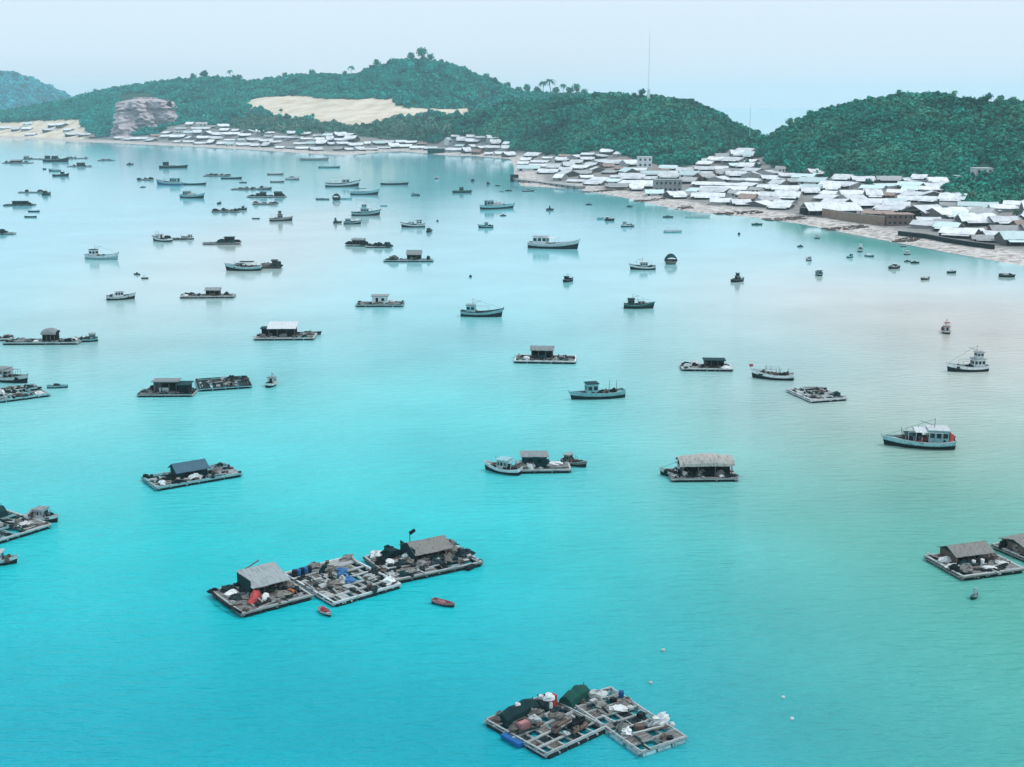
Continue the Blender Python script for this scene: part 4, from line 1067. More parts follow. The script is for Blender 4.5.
flo('raft', 3, 76, 345, 2, 'long dark raft with a small arched hut at its middle, left edge', depth=.26, deck=.6, nets=.2, clutter=11, hut=[H(at=(.10, .1, .17, .8, 2.6), wallm='dark', roofm='tin', style='hoop')], edge='cyan')
flo('boat', 75, 96.5, 342.5, 176, 'blocky grey boat with a steep roof at the east end of the long dark raft', style=('aft', 'long', 'nets', 'poles'), cols=('hull', 'cyan', 'hull', 'tin'), beam=.4)
flo('raft', -12, 9, 341, 0, 'small dark raft heaped with gear at the left edge', depth=.5, clutter=6, deck=.6)
flo('boat', 314.5, 333.5, 617, -52, 'small boat heaped with red nets, nosed against the triple raft', style=('open', 'redload'), cols=('hull', 'white', 'pink', 'red'), beam=.34, name='dinghy')
flo('boat', 430, 455, 608, -30, 'faded pink rowing boat drifting off the triple raft', style=('open', 'pinkload'), cols=('hull', 'pink', 'pink', 'pink'), beam=.30, name='dinghy')
flo('boat', 970, 983.5, 600, 48, 'small green boat with a pale top, before the thatched raft', style=('open', 'awning'), cols=('tarp_green', 'tarp_green', 'cyan', 'cyan'), beam=.32, name='dinghy')
# the upper left of the bay
flo('boat', 82, 116, 260, 3, 'long pale boat with a dark box cabin and one pole', style=('aft', 'mast'), cols=('cyan', 'white', 'cyan', 'tarp'), beam=.22)
flo('boat', 104, 131.5, 300.5, 2, 'small white cabin boat with black waterline and an arched roof', style=('mid', 'long', 'dome'), cols=('hull', 'white', 'cyan', 'tin_white'), beam=.34)
flo('raft', 180, 232, 298.5, 3, 'slender raft with a gabled frame shelter and pointed left end', depth=.3, deck=.5, nets=.2, clutter=7, hut=[H(at=(.1, .1, .26, .7, 2.4), wallm='brown', roofm='tin', style='gable')], edge='pale_wood')
flo('boat', 227, 260, 271, 170, 'dark boat under a big black slanting canopy', style=('canopy', 'foredeck_canopy', 'mast'), cols=('hull', 'cyan', 'white', 'black'), beam=.34)
flo('raft', 253, 279.5, 268.5, 1, 'narrow dark raft with standing poles and bundles beside the black-canopy boat', depth=.32, deck=.8, nets=.1, clutter=9, beam='brown', edge='brown', hut=[H(at=(.3, 0, .18, .7, 2.8), wallm='dark', roofm='net', style='gable')])
flo('boat', 148.5, 172, 242, 150, 'pale round-bowed boat at the left end of a towed pair', style=('fwd', 'mast'), cols=('hull', 'white', 'hull', 'tin_white'), beam=.36)
flo('boat', 180, 193.5, 239.5, 175, 'dark boat with a looped white cabin at the right end of a towed pair', style=('dome', 'aft'), cols=('hull', 'white', 'hull', 'tin_white'), beam=.36)
flo('raft', 163, 186, 240, 4, 'thin floating boom joining two boats', depth=.14, deck=.3, nets=0, clutter=2, nx=4, ny=1, edge='hull', name='raft_boom')
flo('raft', 203, 238.5, 244.5, 2, 'slim raft with a black box hut at its right end', depth=.24, deck=.5, nets=.2, clutter=5, hut=[H(at=(.22, .1, .26, .8, 3.0), wallm='dark', roofm='tarp', style='flat', open_sides=False)])
flo('boat', 133, 140, 275, 160, 'tiny dark boat left of a low float, above the white cabin boat', style=('open', 'load'), cols=BK, name='dinghy')
flo('boat', 141, 147.5, 279, 10, 'tiny black boat with a ragged pale sail', style=('open', 'awning'), cols=('hull', 'hull', 'hull', 'cyan'), name='dinghy')
flo('raft', -10, 13, 234.5, 1, 'dark raft with three heaps, cut by the upper left edge', depth=.3, clutter=6, deck=.6)
flo('raft', 3, 32, 206, 2, 'dark raft with a two-tiered black canopy near the left edge', depth=.36, deck=.8, clutter=6, nets=.1, hut=[H(at=(.02, .1, .5, .6, 2.4), wallm='dark', roofm='tarp', style='flat')], edge='hull')
flo('raft', 18, 41, 193, 2, 'thin raft like a floating boom, above the two-tiered canopy', depth=.2, deck=.4, nets=.1, clutter=4)
flo('boat', 41, 49, 195.5, 90, 'small dark boat with a tall post at the right end of a thin raft', style=('aft', 'mast'), cols=BK, beam=.36)
flo('boat', 28, 38.5, 212, 0, 'low dark rowing boat, upper one of two below the two-tiered canopy', style=('open',), cols=BK, beam=.2, name='dinghy')
flo('boat', 24, 35.5, 217.5, -3, 'low dark rowing boat, lower one of two below the two-tiered canopy', style=('open',), cols=BK, beam=.2, name='dinghy')
flo('raft', 2, 30, 163.5, 1, 'raft with a small grey shelter close to the far left beach', depth=.34, deck=.6, clutter=5, hut=[H(at=(-.05, .1, .36, .6, 2.8), wallm='wood', roofm='tin', style='gable')])
flo('raft', 23, 62, 159.5, 1, 'long thin raft with two small dark huts off the far left beach', depth=.16, deck=.6, clutter=5, hut=[H(at=(.1, 0, .1, .8, 3.0), wallm='dark', roofm='tarp', style='gable', open_sides=False), H(at=(-.44, 0, .1, .8, 3.0), wallm='wood', roofm='tin', style='gable', open_sides=False)])
flo('boat', 42, 66, 162, 4, 'dark boat with a pointed cabin below the long thin raft', style=('mid', 'mast'), cols=BK, beam=.24)
flo('raft', 64, 86, 159, 0, 'grey raft with a ridge of gear, near the dark reflection of the rock', depth=.34, deck=.7, clutter=9, nets=.1)
flo('raft', 97.5, 113, 161, 0, 'pale green raft in the calm water below the grey rock', depth=.5, deck=.7, clutter=6, beam='cyan', edge='cyan', decks='cyan')
flo('raft', 67, 90, 167, 1, 'raft with a peaked black hut between two cloth-covered boats and the rock', depth=.24, deck=.6, clutter=4, hut=[H(at=(.06, .1, .3, .8, 3.4), wallm='dark', roofm='tarp', style='gable', open_sides=False)])
flo('basket', 42.3, 46.2, 169.6, 0, 'little round basket boat left of the cloth-covered boats', m='net')
flo('boat', 47.5, 60, 171.5, 172, 'pale cloth-covered boat, upper of an overlapping pair', style=('dome', 'mast'), cols=('hull', 'cyan', 'cyan', 'cyan'), beam=.36)
flo('boat', 52, 67, 176.5, 3, 'dark boat with a stern shelter, lower of an overlapping pair', style=('fwd', 'mast'), cols=BK, beam=.26)
flo('boat', 126, 132.5, 165, 30, 'stubby dark boat in the calm strip below the grey rock', style=('mid', 'dome'), cols=('hull', 'hull', 'hull', 'net'), beam=.5)
flo('boat', 158, 184, 168.5, 2, 'long slim dark boat with a tiny cabin below the west houses', style=('aft', 'flatbow'), cols=BK, beam=.16)
flo('raft', 136.5, 152, 180.5, -12, 'small tangled raft left of the cyan-hulled ship', depth=.4, clutter=7, deck=.6)
flo('boat', 139.5, 145, 187.5, 20, 'tiny black boat under the small tangled raft', style=('open', 'load'), cols=BK, name='dinghy')
flo('boat', 153, 182.5, 185.5, 176, 'cyan-hulled ship with a dark stern and pale cabin row', style=('aft', 'long', 'canopy', 'lampbar'), cols=('blue', 'cyan', 'white', 'cyan'), beam=.26)
flo('boat', 183, 204, 185, 2, 'thin dark boat trailing behind the cyan-hulled ship', style=('open',), cols=BK, beam=.15, name='dinghy')
flo('boat', 177, 203.5, 198.5, 2, 'boat with a wide arched roof like a hump, below the cyan-hulled ship', style=('dome', 'aft'), cols=('hull', 'cyan', 'cyan', 'tin'), beam=.34)
flo('raft', 211, 239, 212.5, -8, 'dark netted raft with a raised right end, below the arched-roof boat', depth=.42, deck=.6, nets=.3, clutter=9, edge='wood')
flo('boat', 236, 246, 210.5, 14, 'dark boat moored at the raised end of the netted raft', style=('fwd', 'mast'), cols=BK, beam=.3)
flo('boat', 216.5, 220.5, 204, 90, 'tiny dark boat with an upright figure-like post above the netted raft', style=('open', 'poles'), cols=BK, name='dinghy')
flo('raft', 203, 229, 176.5, 1, 'raft with a sloping grey heap in the upper bay, below the west houses', depth=.4, deck=.7, clutter=10, nets=.1)
flo('boat', 221, 240, 179, 0, 'thin black boat with raised ends under the sloping-heap raft', style=('open',), cols=BK, beam=.15, name='dinghy')
flo('boat', 239, 246, 183, 2, 'short black boat alone above the long grey rafts', style=('open', 'load'), cols=BK, beam=.3, name='dinghy')
flo('raft', 231, 261, 190, 1, 'long grey raft striped with poles, topmost of the stacked rafts', depth=.3, deck=.8, clutter=6, nets=.1)
flo('boat', 257.5, 270.5, 190, 2, 'boat with a red-brown stern at the end of the striped raft', style=('aft', 'lampbar'), cols=('hull', 'wood', 'brown', 'tin'), beam=.3)
flo('raft', 247, 285, 197.5, 1, 'raft with two dark huts, middle of the stacked rafts', depth=.24, deck=.7, clutter=6, hut=[H(at=(.3, 0, .18, .9, 2.8), wallm='dark', roofm='net', style='gable', open_sides=False), H(at=(-.1, .1, .13, .8, 2.6), wallm='dark', roofm='tarp', style='gable', open_sides=False)])
flo('raft', 252, 276, 205, -6, 'pointed grey raft, lowest of the stacked rafts', depth=.3, deck=.7, clutter=7)
flo('boat', 267, 282, 175, 0, 'thin brown boat on pale water, upper of two brown ones', style=('open',), cols=('brown', 'brown', 'tan', 'tin'), beam=.14, name='dinghy')
flo('boat', 270, 283, 182.5, 0, 'thin brown boat on pale water, lower of two brown ones', style=('open',), cols=('brown', 'brown', 'tan', 'tin'), beam=.14, name='dinghy')
flo('boat', 285, 298, 180, 4, 'white cabin boat with a red-brown side, right of the thin brown boats', style=('mid', 'long'), cols=('brown', 'white', 'red', 'tin_white'), beam=.36)
flo('boat', 268, 290.5, 221.5, -3, 'boat with a black two-storey cabin below the stacked rafts', style=('mid', 'upper'), cols=('hull', 'wood', 'pale_wood', 'black'), beam=.32)
flo('boat', 252, 259, 219, 4, 'thin dark rowing boat left of the black two-storey cabin', style=('open',), cols=BK, beam=.2, name='dinghy')
# upper middle
flo('boat', 300, 326, 160.5, 0, 'grey barge lying by the dune shore houses', style=('open', 'load'), cols=('wood', 'wood', 'wood', 'tin'), beam=.2)
flo('boat', 318, 338, 168, 2, 'cyan-rimmed flat boat with an arched cover, off the dune shore', style=('open', 'awning'), cols=('hull', 'cyan', 'cyan', 'cyan'), beam=.3)
flo('boat', 324, 356.5, 187, 2, 'long white boat with black hull and square stern post, off the dune shore', style=('fwd', 'canopy'), cols=('hull', 'white', 'hull', 'tin_white'), beam=.22)
flo('boat', 350, 376, 195, 1, 'dark boat with a full-length black canopy right of the white one', style=('canopy',), cols=('hull', 'cyan', 'cyan', 'black'), beam=.3)
flo('boat', 316, 329, 200, 172, 'small dark boat with a black ball of netting at its stern', style=('open', 'load'), cols=('hull', 'cyan', 'hull', 'tin'), beam=.2, name='dinghy')
flo('basket', 332, 340.5, 200.3, 0, 'basket boat with a black hood between two small boats', m='net', hood='black')
flo('boat', 338, 351, 199.5, 0, 'thin cyan boat running out from the hooded basket boat', style=('open',), cols=('cyan', 'cyan', 'cyan', 'cyan'), beam=.15, name='dinghy')
flo('boat', 350, 378, 216, -2, 'tall fishing boat with layered decks and rigging, top of a tight cluster', style=('mid', 'upper', 'long', 'mast', 'lampbar', 'poles'), cols=('hull', 'cyan', 'hull', 'tin_white'), beam=.36)
flo('boat', 342.5, 360, 224.5, -5, 'fishing boat with netted deck, lower right of a tight cluster', style=('aft', 'long', 'nets', 'lampbar'), cols=('hull', 'cyan', 'hull', 'tin'), beam=.4)
flo('boat', 332.5, 341.5, 223.5, 18, 'small black boat with pale cabin, lower left of a tight cluster', style=('aft', 'upper'), cols=('hull', 'hull', 'cyan', 'cyan'), beam=.36)
flo('raft', 346, 371, 246.5, -6, 'raft under a bowed black pole, left of an attached netted raft', depth=.44, deck=.5, clutter=5, hut=[H(at=(-.04, .1, .5, .6, 2.6), wallm='dark', roofm='tin', style='hoop')], edge='cyan')
flo('raft', 366, 390.5, 248, -4, 'netted raft with grey heaps, right part of a joined pair', depth=.34, deck=.7, clutter=8)
flo('raft', 384, 432, 262, 1, 'low pointed raft with a thin roof on posts, upper middle of the bay', depth=.26, deck=.6, clutter=7, hut=[H(at=(.12, .1, .3, .7, 2.6), wallm='wood', roofm='tin', style='shed', pitch=.4)], edge='cyan')
flo('boat', 402.5, 425, 227.5, 175, 'white round-nosed boat with a dark cabin aft, beside a mast boat', style=('aft', 'foredeck_canopy'), cols=('hull', 'white', 'hull', 'tarp'), beam=.3)
flo('boat', 425.5, 433, 232.5, 88, 'narrow dark mast boat with a crosspiece, seen end on', style=('aft', 'mast', 'lampbar'), cols=BK, beam=.4)
flo('boat', 380.5, 406, 185, 1, 'thin dark boat with a tent-like cover under the bright patch', style=('open', 'awning'), cols=BK, beam=.16, name='dinghy')
flo('boat', 380, 387, 206.5, 4, 'very faint little boat right of the tall layered boat', style=('open',), cols=('cyan', 'cyan', 'hull', 'tin'), beam=.25, name='dinghy')
flo('boat', 411, 419.5, 196, 6, 'small pale boat with a black stern below the calm strip', style=('aft',), cols=('hull', 'cyan', 'hull', 'tin'), beam=.32)
flo('boat', 452, 470.5, 193, 3, 'teal cabin boat with a dark stern post in the upper middle', style=('mid', 'mast', 'flatbow'), cols=('hull', 'tarp_green', 'cyan', 'tarp'), beam=.26)
flo('boat', 434, 440, 179, 80, 'white speck of a boat with a dark side, at the edge of the calm strip', style=('aft',), cols=('hull', 'white', 'white', 'tin_white'), beam=.4)
flo('boat', 469.5, 475, 181.5, 100, 'dark upright boat with a pale top, at the edge of the calm strip', style=('aft', 'mast'), cols=('hull', 'hull', 'cyan', 'cyan'), beam=.4)
flo('boat', 486, 490.5, 184.5, 85, 'tiny dark cabin boat left of the pier', style=('aft',), cols=BK, beam=.45)
flo('boat', 495, 500, 186, -20, 'tiny tilted dark dinghy left of the pier', style=('open',), cols=BK, beam=.35, name='dinghy')
flo('boat', 505, 511.5, 191, 0, 'tiny low dark dinghy, right one of two below the pier end', style=('open', 'load'), cols=BK, beam=.3, name='dinghy')
flo('boat', 499, 504, 191.8, 0, 'tiny faint cyan dinghy, left one of two below the pier end', style=('open',), cols=('cyan', 'cyan', 'hull', 'tin'), beam=.3, name='dinghy')
flo('boat', 479, 513.5, 209.5, 4, 'long boat crowded with hoops and frames along its deck', style=('aft', 'dome', 'lampbar', 'poles', 'nets', 'flatbow'), cols=('hull', 'cyan', 'cyan', 'tin'), beam=.24)
flo('boat', 500, 506, 216, 12, 'tiny black dinghy right under the hoop-decked boat', style=('open', 'load'), cols=BK, beam=.3, name='dinghy')
flo('boat', 479, 493.5, 228, 170, 'small boat with a solid black cabin and a long stern', style=('mid',), cols=('hull', 'cyan', 'hull', 'black'), beam=.34)
flo('boat', 522, 533.5, 191.5, 6, 'pale boat with a looped rail moored against the pier', style=('aft', 'lampbar'), cols=('hull', 'white', 'hull', 'tin'), beam=.3)
flo('boat', 546, 553.5, 210.5, 12, 'little boat with a cyan cabin and black hull, below the pier', style=('mid', 'upper'), cols=('hull', 'hull', 'cyan', 'cyan'), beam=.42)
flo('boat', 585.5, 592, 205, -25, 'small dark dinghy lying askew off the beach', style=('open', 'load'), cols=BK, beam=.3, name='dinghy')
flo('boat', 626.5, 632.5, 207, 10, 'small green dinghy close in to the curving beach', style=('open', 'load'), cols=('tarp_green', 'tarp_green', 'hull', 'tin'), beam=.34, name='dinghy')
flo('boat', 597, 604, 219.5, 4, 'faint small boat of round shapes left of the square-framed boat', style=('dome',), cols=('cyan', 'cyan', 'hull', 'cyan'), beam=.4)
flo('boat', 604.5, 614.5, 221, 3, 'boat with a square dark frame and white inside', style=('lampbar', 'aft'), cols=('hull', 'hull', 'hull', 'tin_white'), beam=.42)
flo('boat', 621, 634.5, 227, 2, 'white boat with a black pointed stern, upper right of the bay', style=('aft', 'flatbow'), cols=('hull', 'white', 'white', 'black'), beam=.36)
flo('boat', 663, 672.5, 217.5, 0, 'short dark boat lying close to the beach', style=('open', 'load'), cols=BK, beam=.22, name='dinghy')
flo('boat', 664, 681, 232.5, 2, 'nearly white flat boat with one dark end post', style=('open', 'poles'), cols=('cyan', 'white', 'white', 'tin'), beam=.3)
flo('boat', 685, 708.5, 217.5, 3, 'pale slim boat with a dark upright post at its right end', style=('open', 'flatbow'), cols=('white', 'white', 'white', 'tin'), beam=.14)
flo('boat', 752, 762, 225, 3, 'dark dinghy lying against the beach edge', style=('open', 'load'), cols=BK, beam=.32, name='dinghy')
flo('boat', 814.5, 822.5, 238.5, 80, 'small boat under an upright white sail', style=('open', 'poles'), cols=('hull', 'white', 'white', 'tin_white'), beam=.45)
flo('boat', 797.5, 803.5, 247, 10, 'tiny black dinghy off the right beach', style=('open', 'load'), cols=BK, beam=.45, name='dinghy')
flo('boat', 806, 812.5, 261, 110, 'tiny pale boat with a dark stern, above the hunched dark boat', style=('aft',), cols=('hull', 'white', 'hull', 'tin'), beam=.4)
flo('boat', 815.5, 823.5, 276, 100, 'boat seen end on with a dark top and cyan stern', style=('aft', 'canopy'), cols=('hull', 'cyan', 'hull', 'black'), beam=.42)
flo('boat', 846.5, 855.5, 258, 30, 'pale green boat, nearest of three in the green shallows', style=('fwd',), cols=('tarp_green', 'cyan', 'cyan', 'cyan'), beam=.36)
flo('boat', 857, 866, 252, 60, 'white-topped boat, farthest of three in the green shallows', style=('mid', 'upper'), cols=('tarp_green', 'white', 'white', 'tin_white'), beam=.4)
flo('boat', 865.5, 875, 257, -25, 'pale boat with a cloth cover, right of three in the green shallows', style=('dome',), cols=('tarp_green', 'cyan', 'white', 'tin_white'), beam=.36)
flo('boat', 889, 901.5, 269, 8, 'white-roofed small boat with a black hull off the right beach', style=('mid', 'dome'), cols=('hull', 'hull', 'white', 'tin_white'), beam=.4)
flo('boat', 904, 913, 255, 20, 'white cabin boat lying above two green dinghies', style=('mid',), cols=('tarp_green', 'white', 'white', 'tin_white'), beam=.4)
flo('boat', 901, 907, 247, 5, 'white-topped boat nearest the sand below the low sea wall', style=('mid',), cols=('hull', 'white', 'white', 'tin_white'), beam=.5)
flo('boat', 904.5, 910.5, 262, 3, 'green dinghy, left of two side by side', style=('open', 'load'), cols=('tarp_green', 'tarp_green', 'cyan', 'tin'), beam=.3, name='dinghy')
flo('boat', 911, 919, 263.5, 0, 'dark green dinghy, right of two side by side', style=('open', 'load'), cols=('hull', 'tarp_green', 'hull', 'tin'), beam=.3, name='dinghy')
flo('boat', 921, 932, 280, 22, 'small boat with white cover and red-brown stern, right of the black-hulled one', style=('dome', 'mast'), cols=('hull', 'brown', 'white', 'tin_white'), beam=.38)
flo('boat', 947.5, 956, 273.5, 4, 'small boat with a green hooped frame', style=('lampbar', 'mast'), cols=('hull', 'tarp_green', 'hull', 'tin'), beam=.34)
flo('boat', 1000, 1015, 277.5, 5, 'low boat with a pale hump, farthest right off the beach', style=('dome', 'flatbow'), cols=('hull', 'tarp_green', 'hull', 'tin_white'), beam=.28)

# ---- mooring floats
def buoy(px, py, d, m, label, dark=False):
    p = at(px, py); d *= .72; b = empty('buoy', p)
    secs = [[(d / 2 * math.cos(t) * math.cos(a), d / 2 * math.cos(t) * math.sin(a), d * .2 + d / 2 * math.sin(t)) for a in [2 * math.pi * i / 12 for i in range(12)]] for t in [math.pi * (k / 8 - .5) * .98 for k in range(9)]]
    MB().loft(secs, closed=True).build('float', M[m], b, smooth=True)
    MB().path([(.12 * d * math.cos(a), 0, d * .74 + .12 * d * math.sin(a)) for a in [2 * math.pi * i / 8 for i in range(8)]], .03 * d, 5, True).build('ring', M['black'], b)
    return tag(b, label, 'buoy', 'mooring buoys')
buoy(663, 651, .9, 'buoy', 'white buoy highest on the open water above the nearest raft pair')
buoy(650.5, 683.5, .8, 'buoy', 'small white buoy just above the nearest raft pair')
buoy(783, 698, .75, 'buoy', 'white buoy, upper of two on the open water right of the nearest raft')
buoy(792, 719.5, .75, 'buoy', 'white buoy, lower of two on the open water right of the nearest raft')
buoy(671.5, 726, 1.3, 'buoy', 'large white buoy touching the right side of the east lattice platform')
buoy(470.5, 277, 1.9, 'black', 'black buoy alone in the middle of the bay')
buoy(437.5, 221.5, 2.2, 'black', 'black buoy above and right of the narrow mast boat')
buoy(739, 234.5, 2.4, 'black', 'black buoy off the beach below the dark debris')
# ------------------------------------------------------------------ the shore villages
ORD = 'first second third fourth fifth sixth seventh eighth ninth tenth eleventh twelfth thirteenth fourteenth fifteenth sixteenth seventeenth eighteenth nineteenth twentieth'.split()
ORD += ['twenty-' + o for o in ORD[:9]] + ['thirtieth'] + ['thirty-' + o for o in ORD[:9]]

def house(name, L, D, h, pitch, roofm, wallm='plaster', open_front=.5, hip=False, porch=False, seed=0):
    r = random.Random(seed); e = empty(name, (0, 0, -500))
    w = MB().box((0, 0, h / 2 - 1.5), (L, D, h + 3))
    rise = D / 2 * math.tan(pitch); t = .16; o = .55
    for s in (-1, 1):
        w.add([(s * (L / 2 - .02), -D / 2, h), (s * (L / 2 - .02), D / 2, h), (s * (L / 2 - .02), 0, h + rise)], [(0, 1, 2)])
    wl = w.build('wall', M[wallm], e)
    rf = MB()
    for s in (-1, 1):
        secs = []
        for q in range(7):
            x = -(L / 2 + o) + (L + 2 * o) * q / 6; j = r.uniform(-.28, .22)
            a = (x, s * (D / 2 + o), h - o * math.tan(pitch) + j); b = (x, 0, h + rise + j)
            secs.append([a, b, (b[0], 0, b[2] + t), (a[0], a[1], a[2] + t)])
        rf.loft(secs, closed=True)
    roof = rf.build('roof', M[roofm], e)
    n = max(2, int(L / 3.6)); door = r.randrange(n)
    for k in range(n):
        x = -L / 2 + L * (k + .5) / n
        if k == door:
            MB().box((x, -D / 2 - .02, .9), (1.5, .08, 1.8)).build('door', M['dark'], wl)
        elif r.random() < open_front:
            MB().box((x, -D / 2 - .02, h * .5), (L / n * .62, .08, h * .52)).build('window', M['glass'], wl)
    if porch:
        MB().box((0, -D / 2 - 1.6, h * .80), (L * .8, 3.2, .14), 0, 0, R(10)).build('porch_roof', M[roofm], e)
        for x in (-L * .38, 0, L * .38):
            MB().tube((x, -D / 2 - 3.0, -1.5), (x, -D / 2 - 3.0, h * .72), .12, 5).build('porch_post', M['brown'], e)
        MB().box((0, -D / 2 - .08, h * .38), (L * .72, .1, h * .7)).build('porch_opening', M['dark'], e)
    return e

PROTO = []
for k, (L, D, h, p, rm, wm, po) in enumerate([(11, 13, 2.0, .32, 'roof_white', 'stone', False), (15, 15, 2.1, .30, 'roof_white', 'wall_dark', True), (20, 17, 2.3, .28, 'roof_white', 'wall_dark', True), (26, 18, 2.4, .25, 'roof_white', 'stone', True),
                                              (12, 14, 2.0, .32, 'roof_cyan', 'plaster', False), (17, 15, 2.2, .30, 'roof_cyan', 'wall_dark', True), (13, 13, 2.0, .30, 'roof_grey', 'plaster', False), (18, 15, 2.2, .28, 'roof_grey', 'brick', True), (12, 13, 1.9, .30, 'roof_rust', 'brick', False)]):
    PROTO.append((house('house', L, D, h, p, rm, wm, porch=po, seed=k), L, D, {'roof_white': 'white', 'roof_cyan': 'pale green', 'roof_grey': 'grey', 'roof_rust': 'rusty'}[rm], 'long' if L > 16 else ('small' if L < 12.5 else 'plain'), po))
USED = set()
BUILT = []
def add_house(k, p, rz, sc):
    e, L, D, colour, size, po = PROTO[k]
    o = e if k not in USED else copy_tree(e)
    USED.add(k); o.location = p; o.rotation_euler = (0, 0, rz); o.scale = sc
    return o

AVOID = [(636, 156, 664, 172), (803, 207, 866, 217), (818, 216, 915, 230), (653, 184, 684, 195), (508, 174, 560, 190), (912, 208, 950, 219), (98, 90, 165, 136)]
def village(ub, lb, x0, x1, stepx, stepy, zones, hs, weights, skip):
    zl = {}
    row = 0; yoff = 0.0
    while True:
        live = False
        x = x0 + rng.uniform(0, stepx(x0, 150))
        while x < x1:
            top, bot = float(curve(ub, x)), float(curve(lb, x))
            y = bot - yoff * stepy(x) + rng.uniform(-.6, .6)
            w = stepx(x, y) * rng.uniform(.75, 1.3)
            if y < top + 2.2: x += w; continue
            live = True
            xc = x + w / 2
            if rng.random() < (.4 if xc < 95 else skip) or any(a < xc < c and b < y < d for a, b, c, d in AVOID): x += w; continue
            p = on_land(xc, y)
            if p is None or p.z < .6: x += w; continue
            k = rng.choices(range(len(PROTO)), weights)[0]
            e, L, D, colour, size, po = PROTO[k]
            want = w * .98 * mpp(p)
            sx = max(.6, min(2.1, want / L * rng.choice((.7, 1, 1.1, 1.35))))
            # face down to the beach, with the odd house turned
            rz = rng.gauss(0, .30) + (-.28 if xc > 560 else .05) + (math.pi / 2 if rng.random() < .03 else 0)
            p = p + Vector((0, D * .5, 0)); p.z = float(zat(p.x, p.y)) 
            o = add_house(k, p, rz, (sx, rng.uniform(.9, 1.35), hs * rng.choice((.65, .8, .9, 1.0, 1.3))))
            for zn, za, zb in zones:
                if za <= xc < zb:
                    zl.setdefault((zn, row), []).append((xc, o, colour, size, po)); break
            x += w * rng.uniform(.92, 1.12)
        row += 1; yoff += 1
        if not live or row > 12: break
    for (zn, rw), items in zl.items():
        items.sort(key=lambda t: t[0])
        for i, (xc, o, colour, size, po) in enumerate(items):
            rn = 'beachfront row' if rw == 0 else ORD[rw] + ' row up'
            nm = 'alone' if len(items) == 1 else ORD[i] + ' from left'
            tag(o, f'{size} {colour} roofed house, {nm}, {rn}, {zn}', 'house', 'houses of the shore villages'); BUILT.append(o)

village(UB_R, LB_R, 516, 1032, lambda x, y: 13 + 12 * max(0, min(1, (y - 160) / 60)), lambda x: 4.7, [('behind the pier', 500, 592), ('below the middle hill', 592, 692), ('in the saddle', 692, 772), ('below the right hill', 772, 882), ('above the right beach', 882, 1100)],
        1.12, [3, 4, 5, 3, 1.2, 1.2, 1.0, 1, .6], .06)
village(UB_L, LB_L, -8, 508, lambda x, y: 11.0, lambda x: 4.4, [('on the far beach', -50, 92), ('beside the rock', 92, 170), ('below the bushy slope', 170, 245), ('below the dune', 245, 375), ('by the shore trees', 375, 520)],
        1.35, [4, 4, 4, 2, 1.2, 1, .6, .4, .3], .10)
print('houses', len(BUILT))

def stand(px, py, dx=0, dy=0):
    p = on_land(px, py); p = p + Vector((dx, dy, 0)); p.z = float(zat(p.x, p.y)); return p

def block(name, px, py, wpx, hpx, depth, m, label, cat, floors=2, bays=4, roofm='tin', overhang=.6):
    p = stand(px, py); s = mpp(p); w, h = wpx * s, hpx * s
    p.y += depth / 2
    e = empty(name, p)
    wl = MB().box((0, 0, h / 2 - 1), (w, depth, h + 2)).build('wall', M[m], e)
    for f in range(floors):
        for b in range(bays):
            MB().box((-w / 2 + w * (b + .5) / bays, -depth / 2 - .03, h * (f + .52) / floors), (w / bays * .42, .1, h / floors * .38)).build('window', M['glass'], wl)
    MB().box((0, 0, h + .15), (w + 2 * overhang, depth + 2 * overhang, .3)).build('roof', M[roofm], e)
    return tag(e, label, cat)
block('white_building', 645, 168, 14, 10.5, 12, 'plaster_white', 'tall white block of a building standing above the roofs below the middle hill', 'building', 2, 3, 'tin_white')
block('grey_building', 668, 193, 27, 12.5, 14, 'stone', 'grey two-storey building with dark openings near the beach below the middle hill', 'building', 2, 6, 'tin')
block('white_villa', 984, 180, 17, 11, 14, 'plaster_white', 'large white villa half hidden among trees on the green slope', 'building', 2, 3, 'tin_white')
block('white_villa', 963, 184, 11, 7, 10, 'plaster_white', 'small low white villa beside the large white one on the green slope', 'building', 1, 3, 'tin_white')
block('brick_house', 900, 226, 26, 11, 12, 'brick', 'brown brick house with a reddish front at the end of the tan wall', 'building', 2, 5, 'roof_rust')
block('boat_house', 436, 153.5, 17, 5, 20, 'tarp_green', 'dark green waterside shed between white roofs by the calm strip', 'shed', 1, 4, 'tin_white')

def long_shed(px0, px1, py, hpx, depth, label, rz=0.0):
    p = stand((px0 + px1) / 2, py); s = mpp(p); L = (px1 - px0) * s; h = hpx * s
    p.y += depth / 2; e = empty('boat_shed', p, rz)
    MB().box((0, depth * .25, h / 2 - 1), (L * .98, depth * .48, h + 2)).build('wall', M['dark'], e)  # near-black wall stands in for the shade under the roof
    for k in range(7):
        MB().tube((-L * .47 + L * .94 * k / 6, -depth * .45, -1), (-L * .47 + L * .94 * k / 6, -depth * .45, h), .25, 6).build('post', M['brown'], e)
    rf = MB()
    for sg in (-1, 1):
        secs = []
        for q in range(9):
            x = -L / 2 + L * q / 8; j = rng.uniform(-.1, .1)
            a = (x, sg * depth * .56, h + j); b = (x, 0, h + depth * .19 + j)
            secs.append([a, b, (x, 0, b[2] + .25), (x, a[1], a[2] + .25)])
        rf.loft(secs, closed=True)
    rf.build('roof', M['roof_white'], e)
    return tag(e, label, 'shed')
long_shed(807, 862, 216.5, 5.5, 24, 'long open boat shed with a broad white roof and black shade below', R(2))
long_shed(914, 946, 219, 6, 22, 'open shed with a tilted white roof above the brown brick house', R(24))

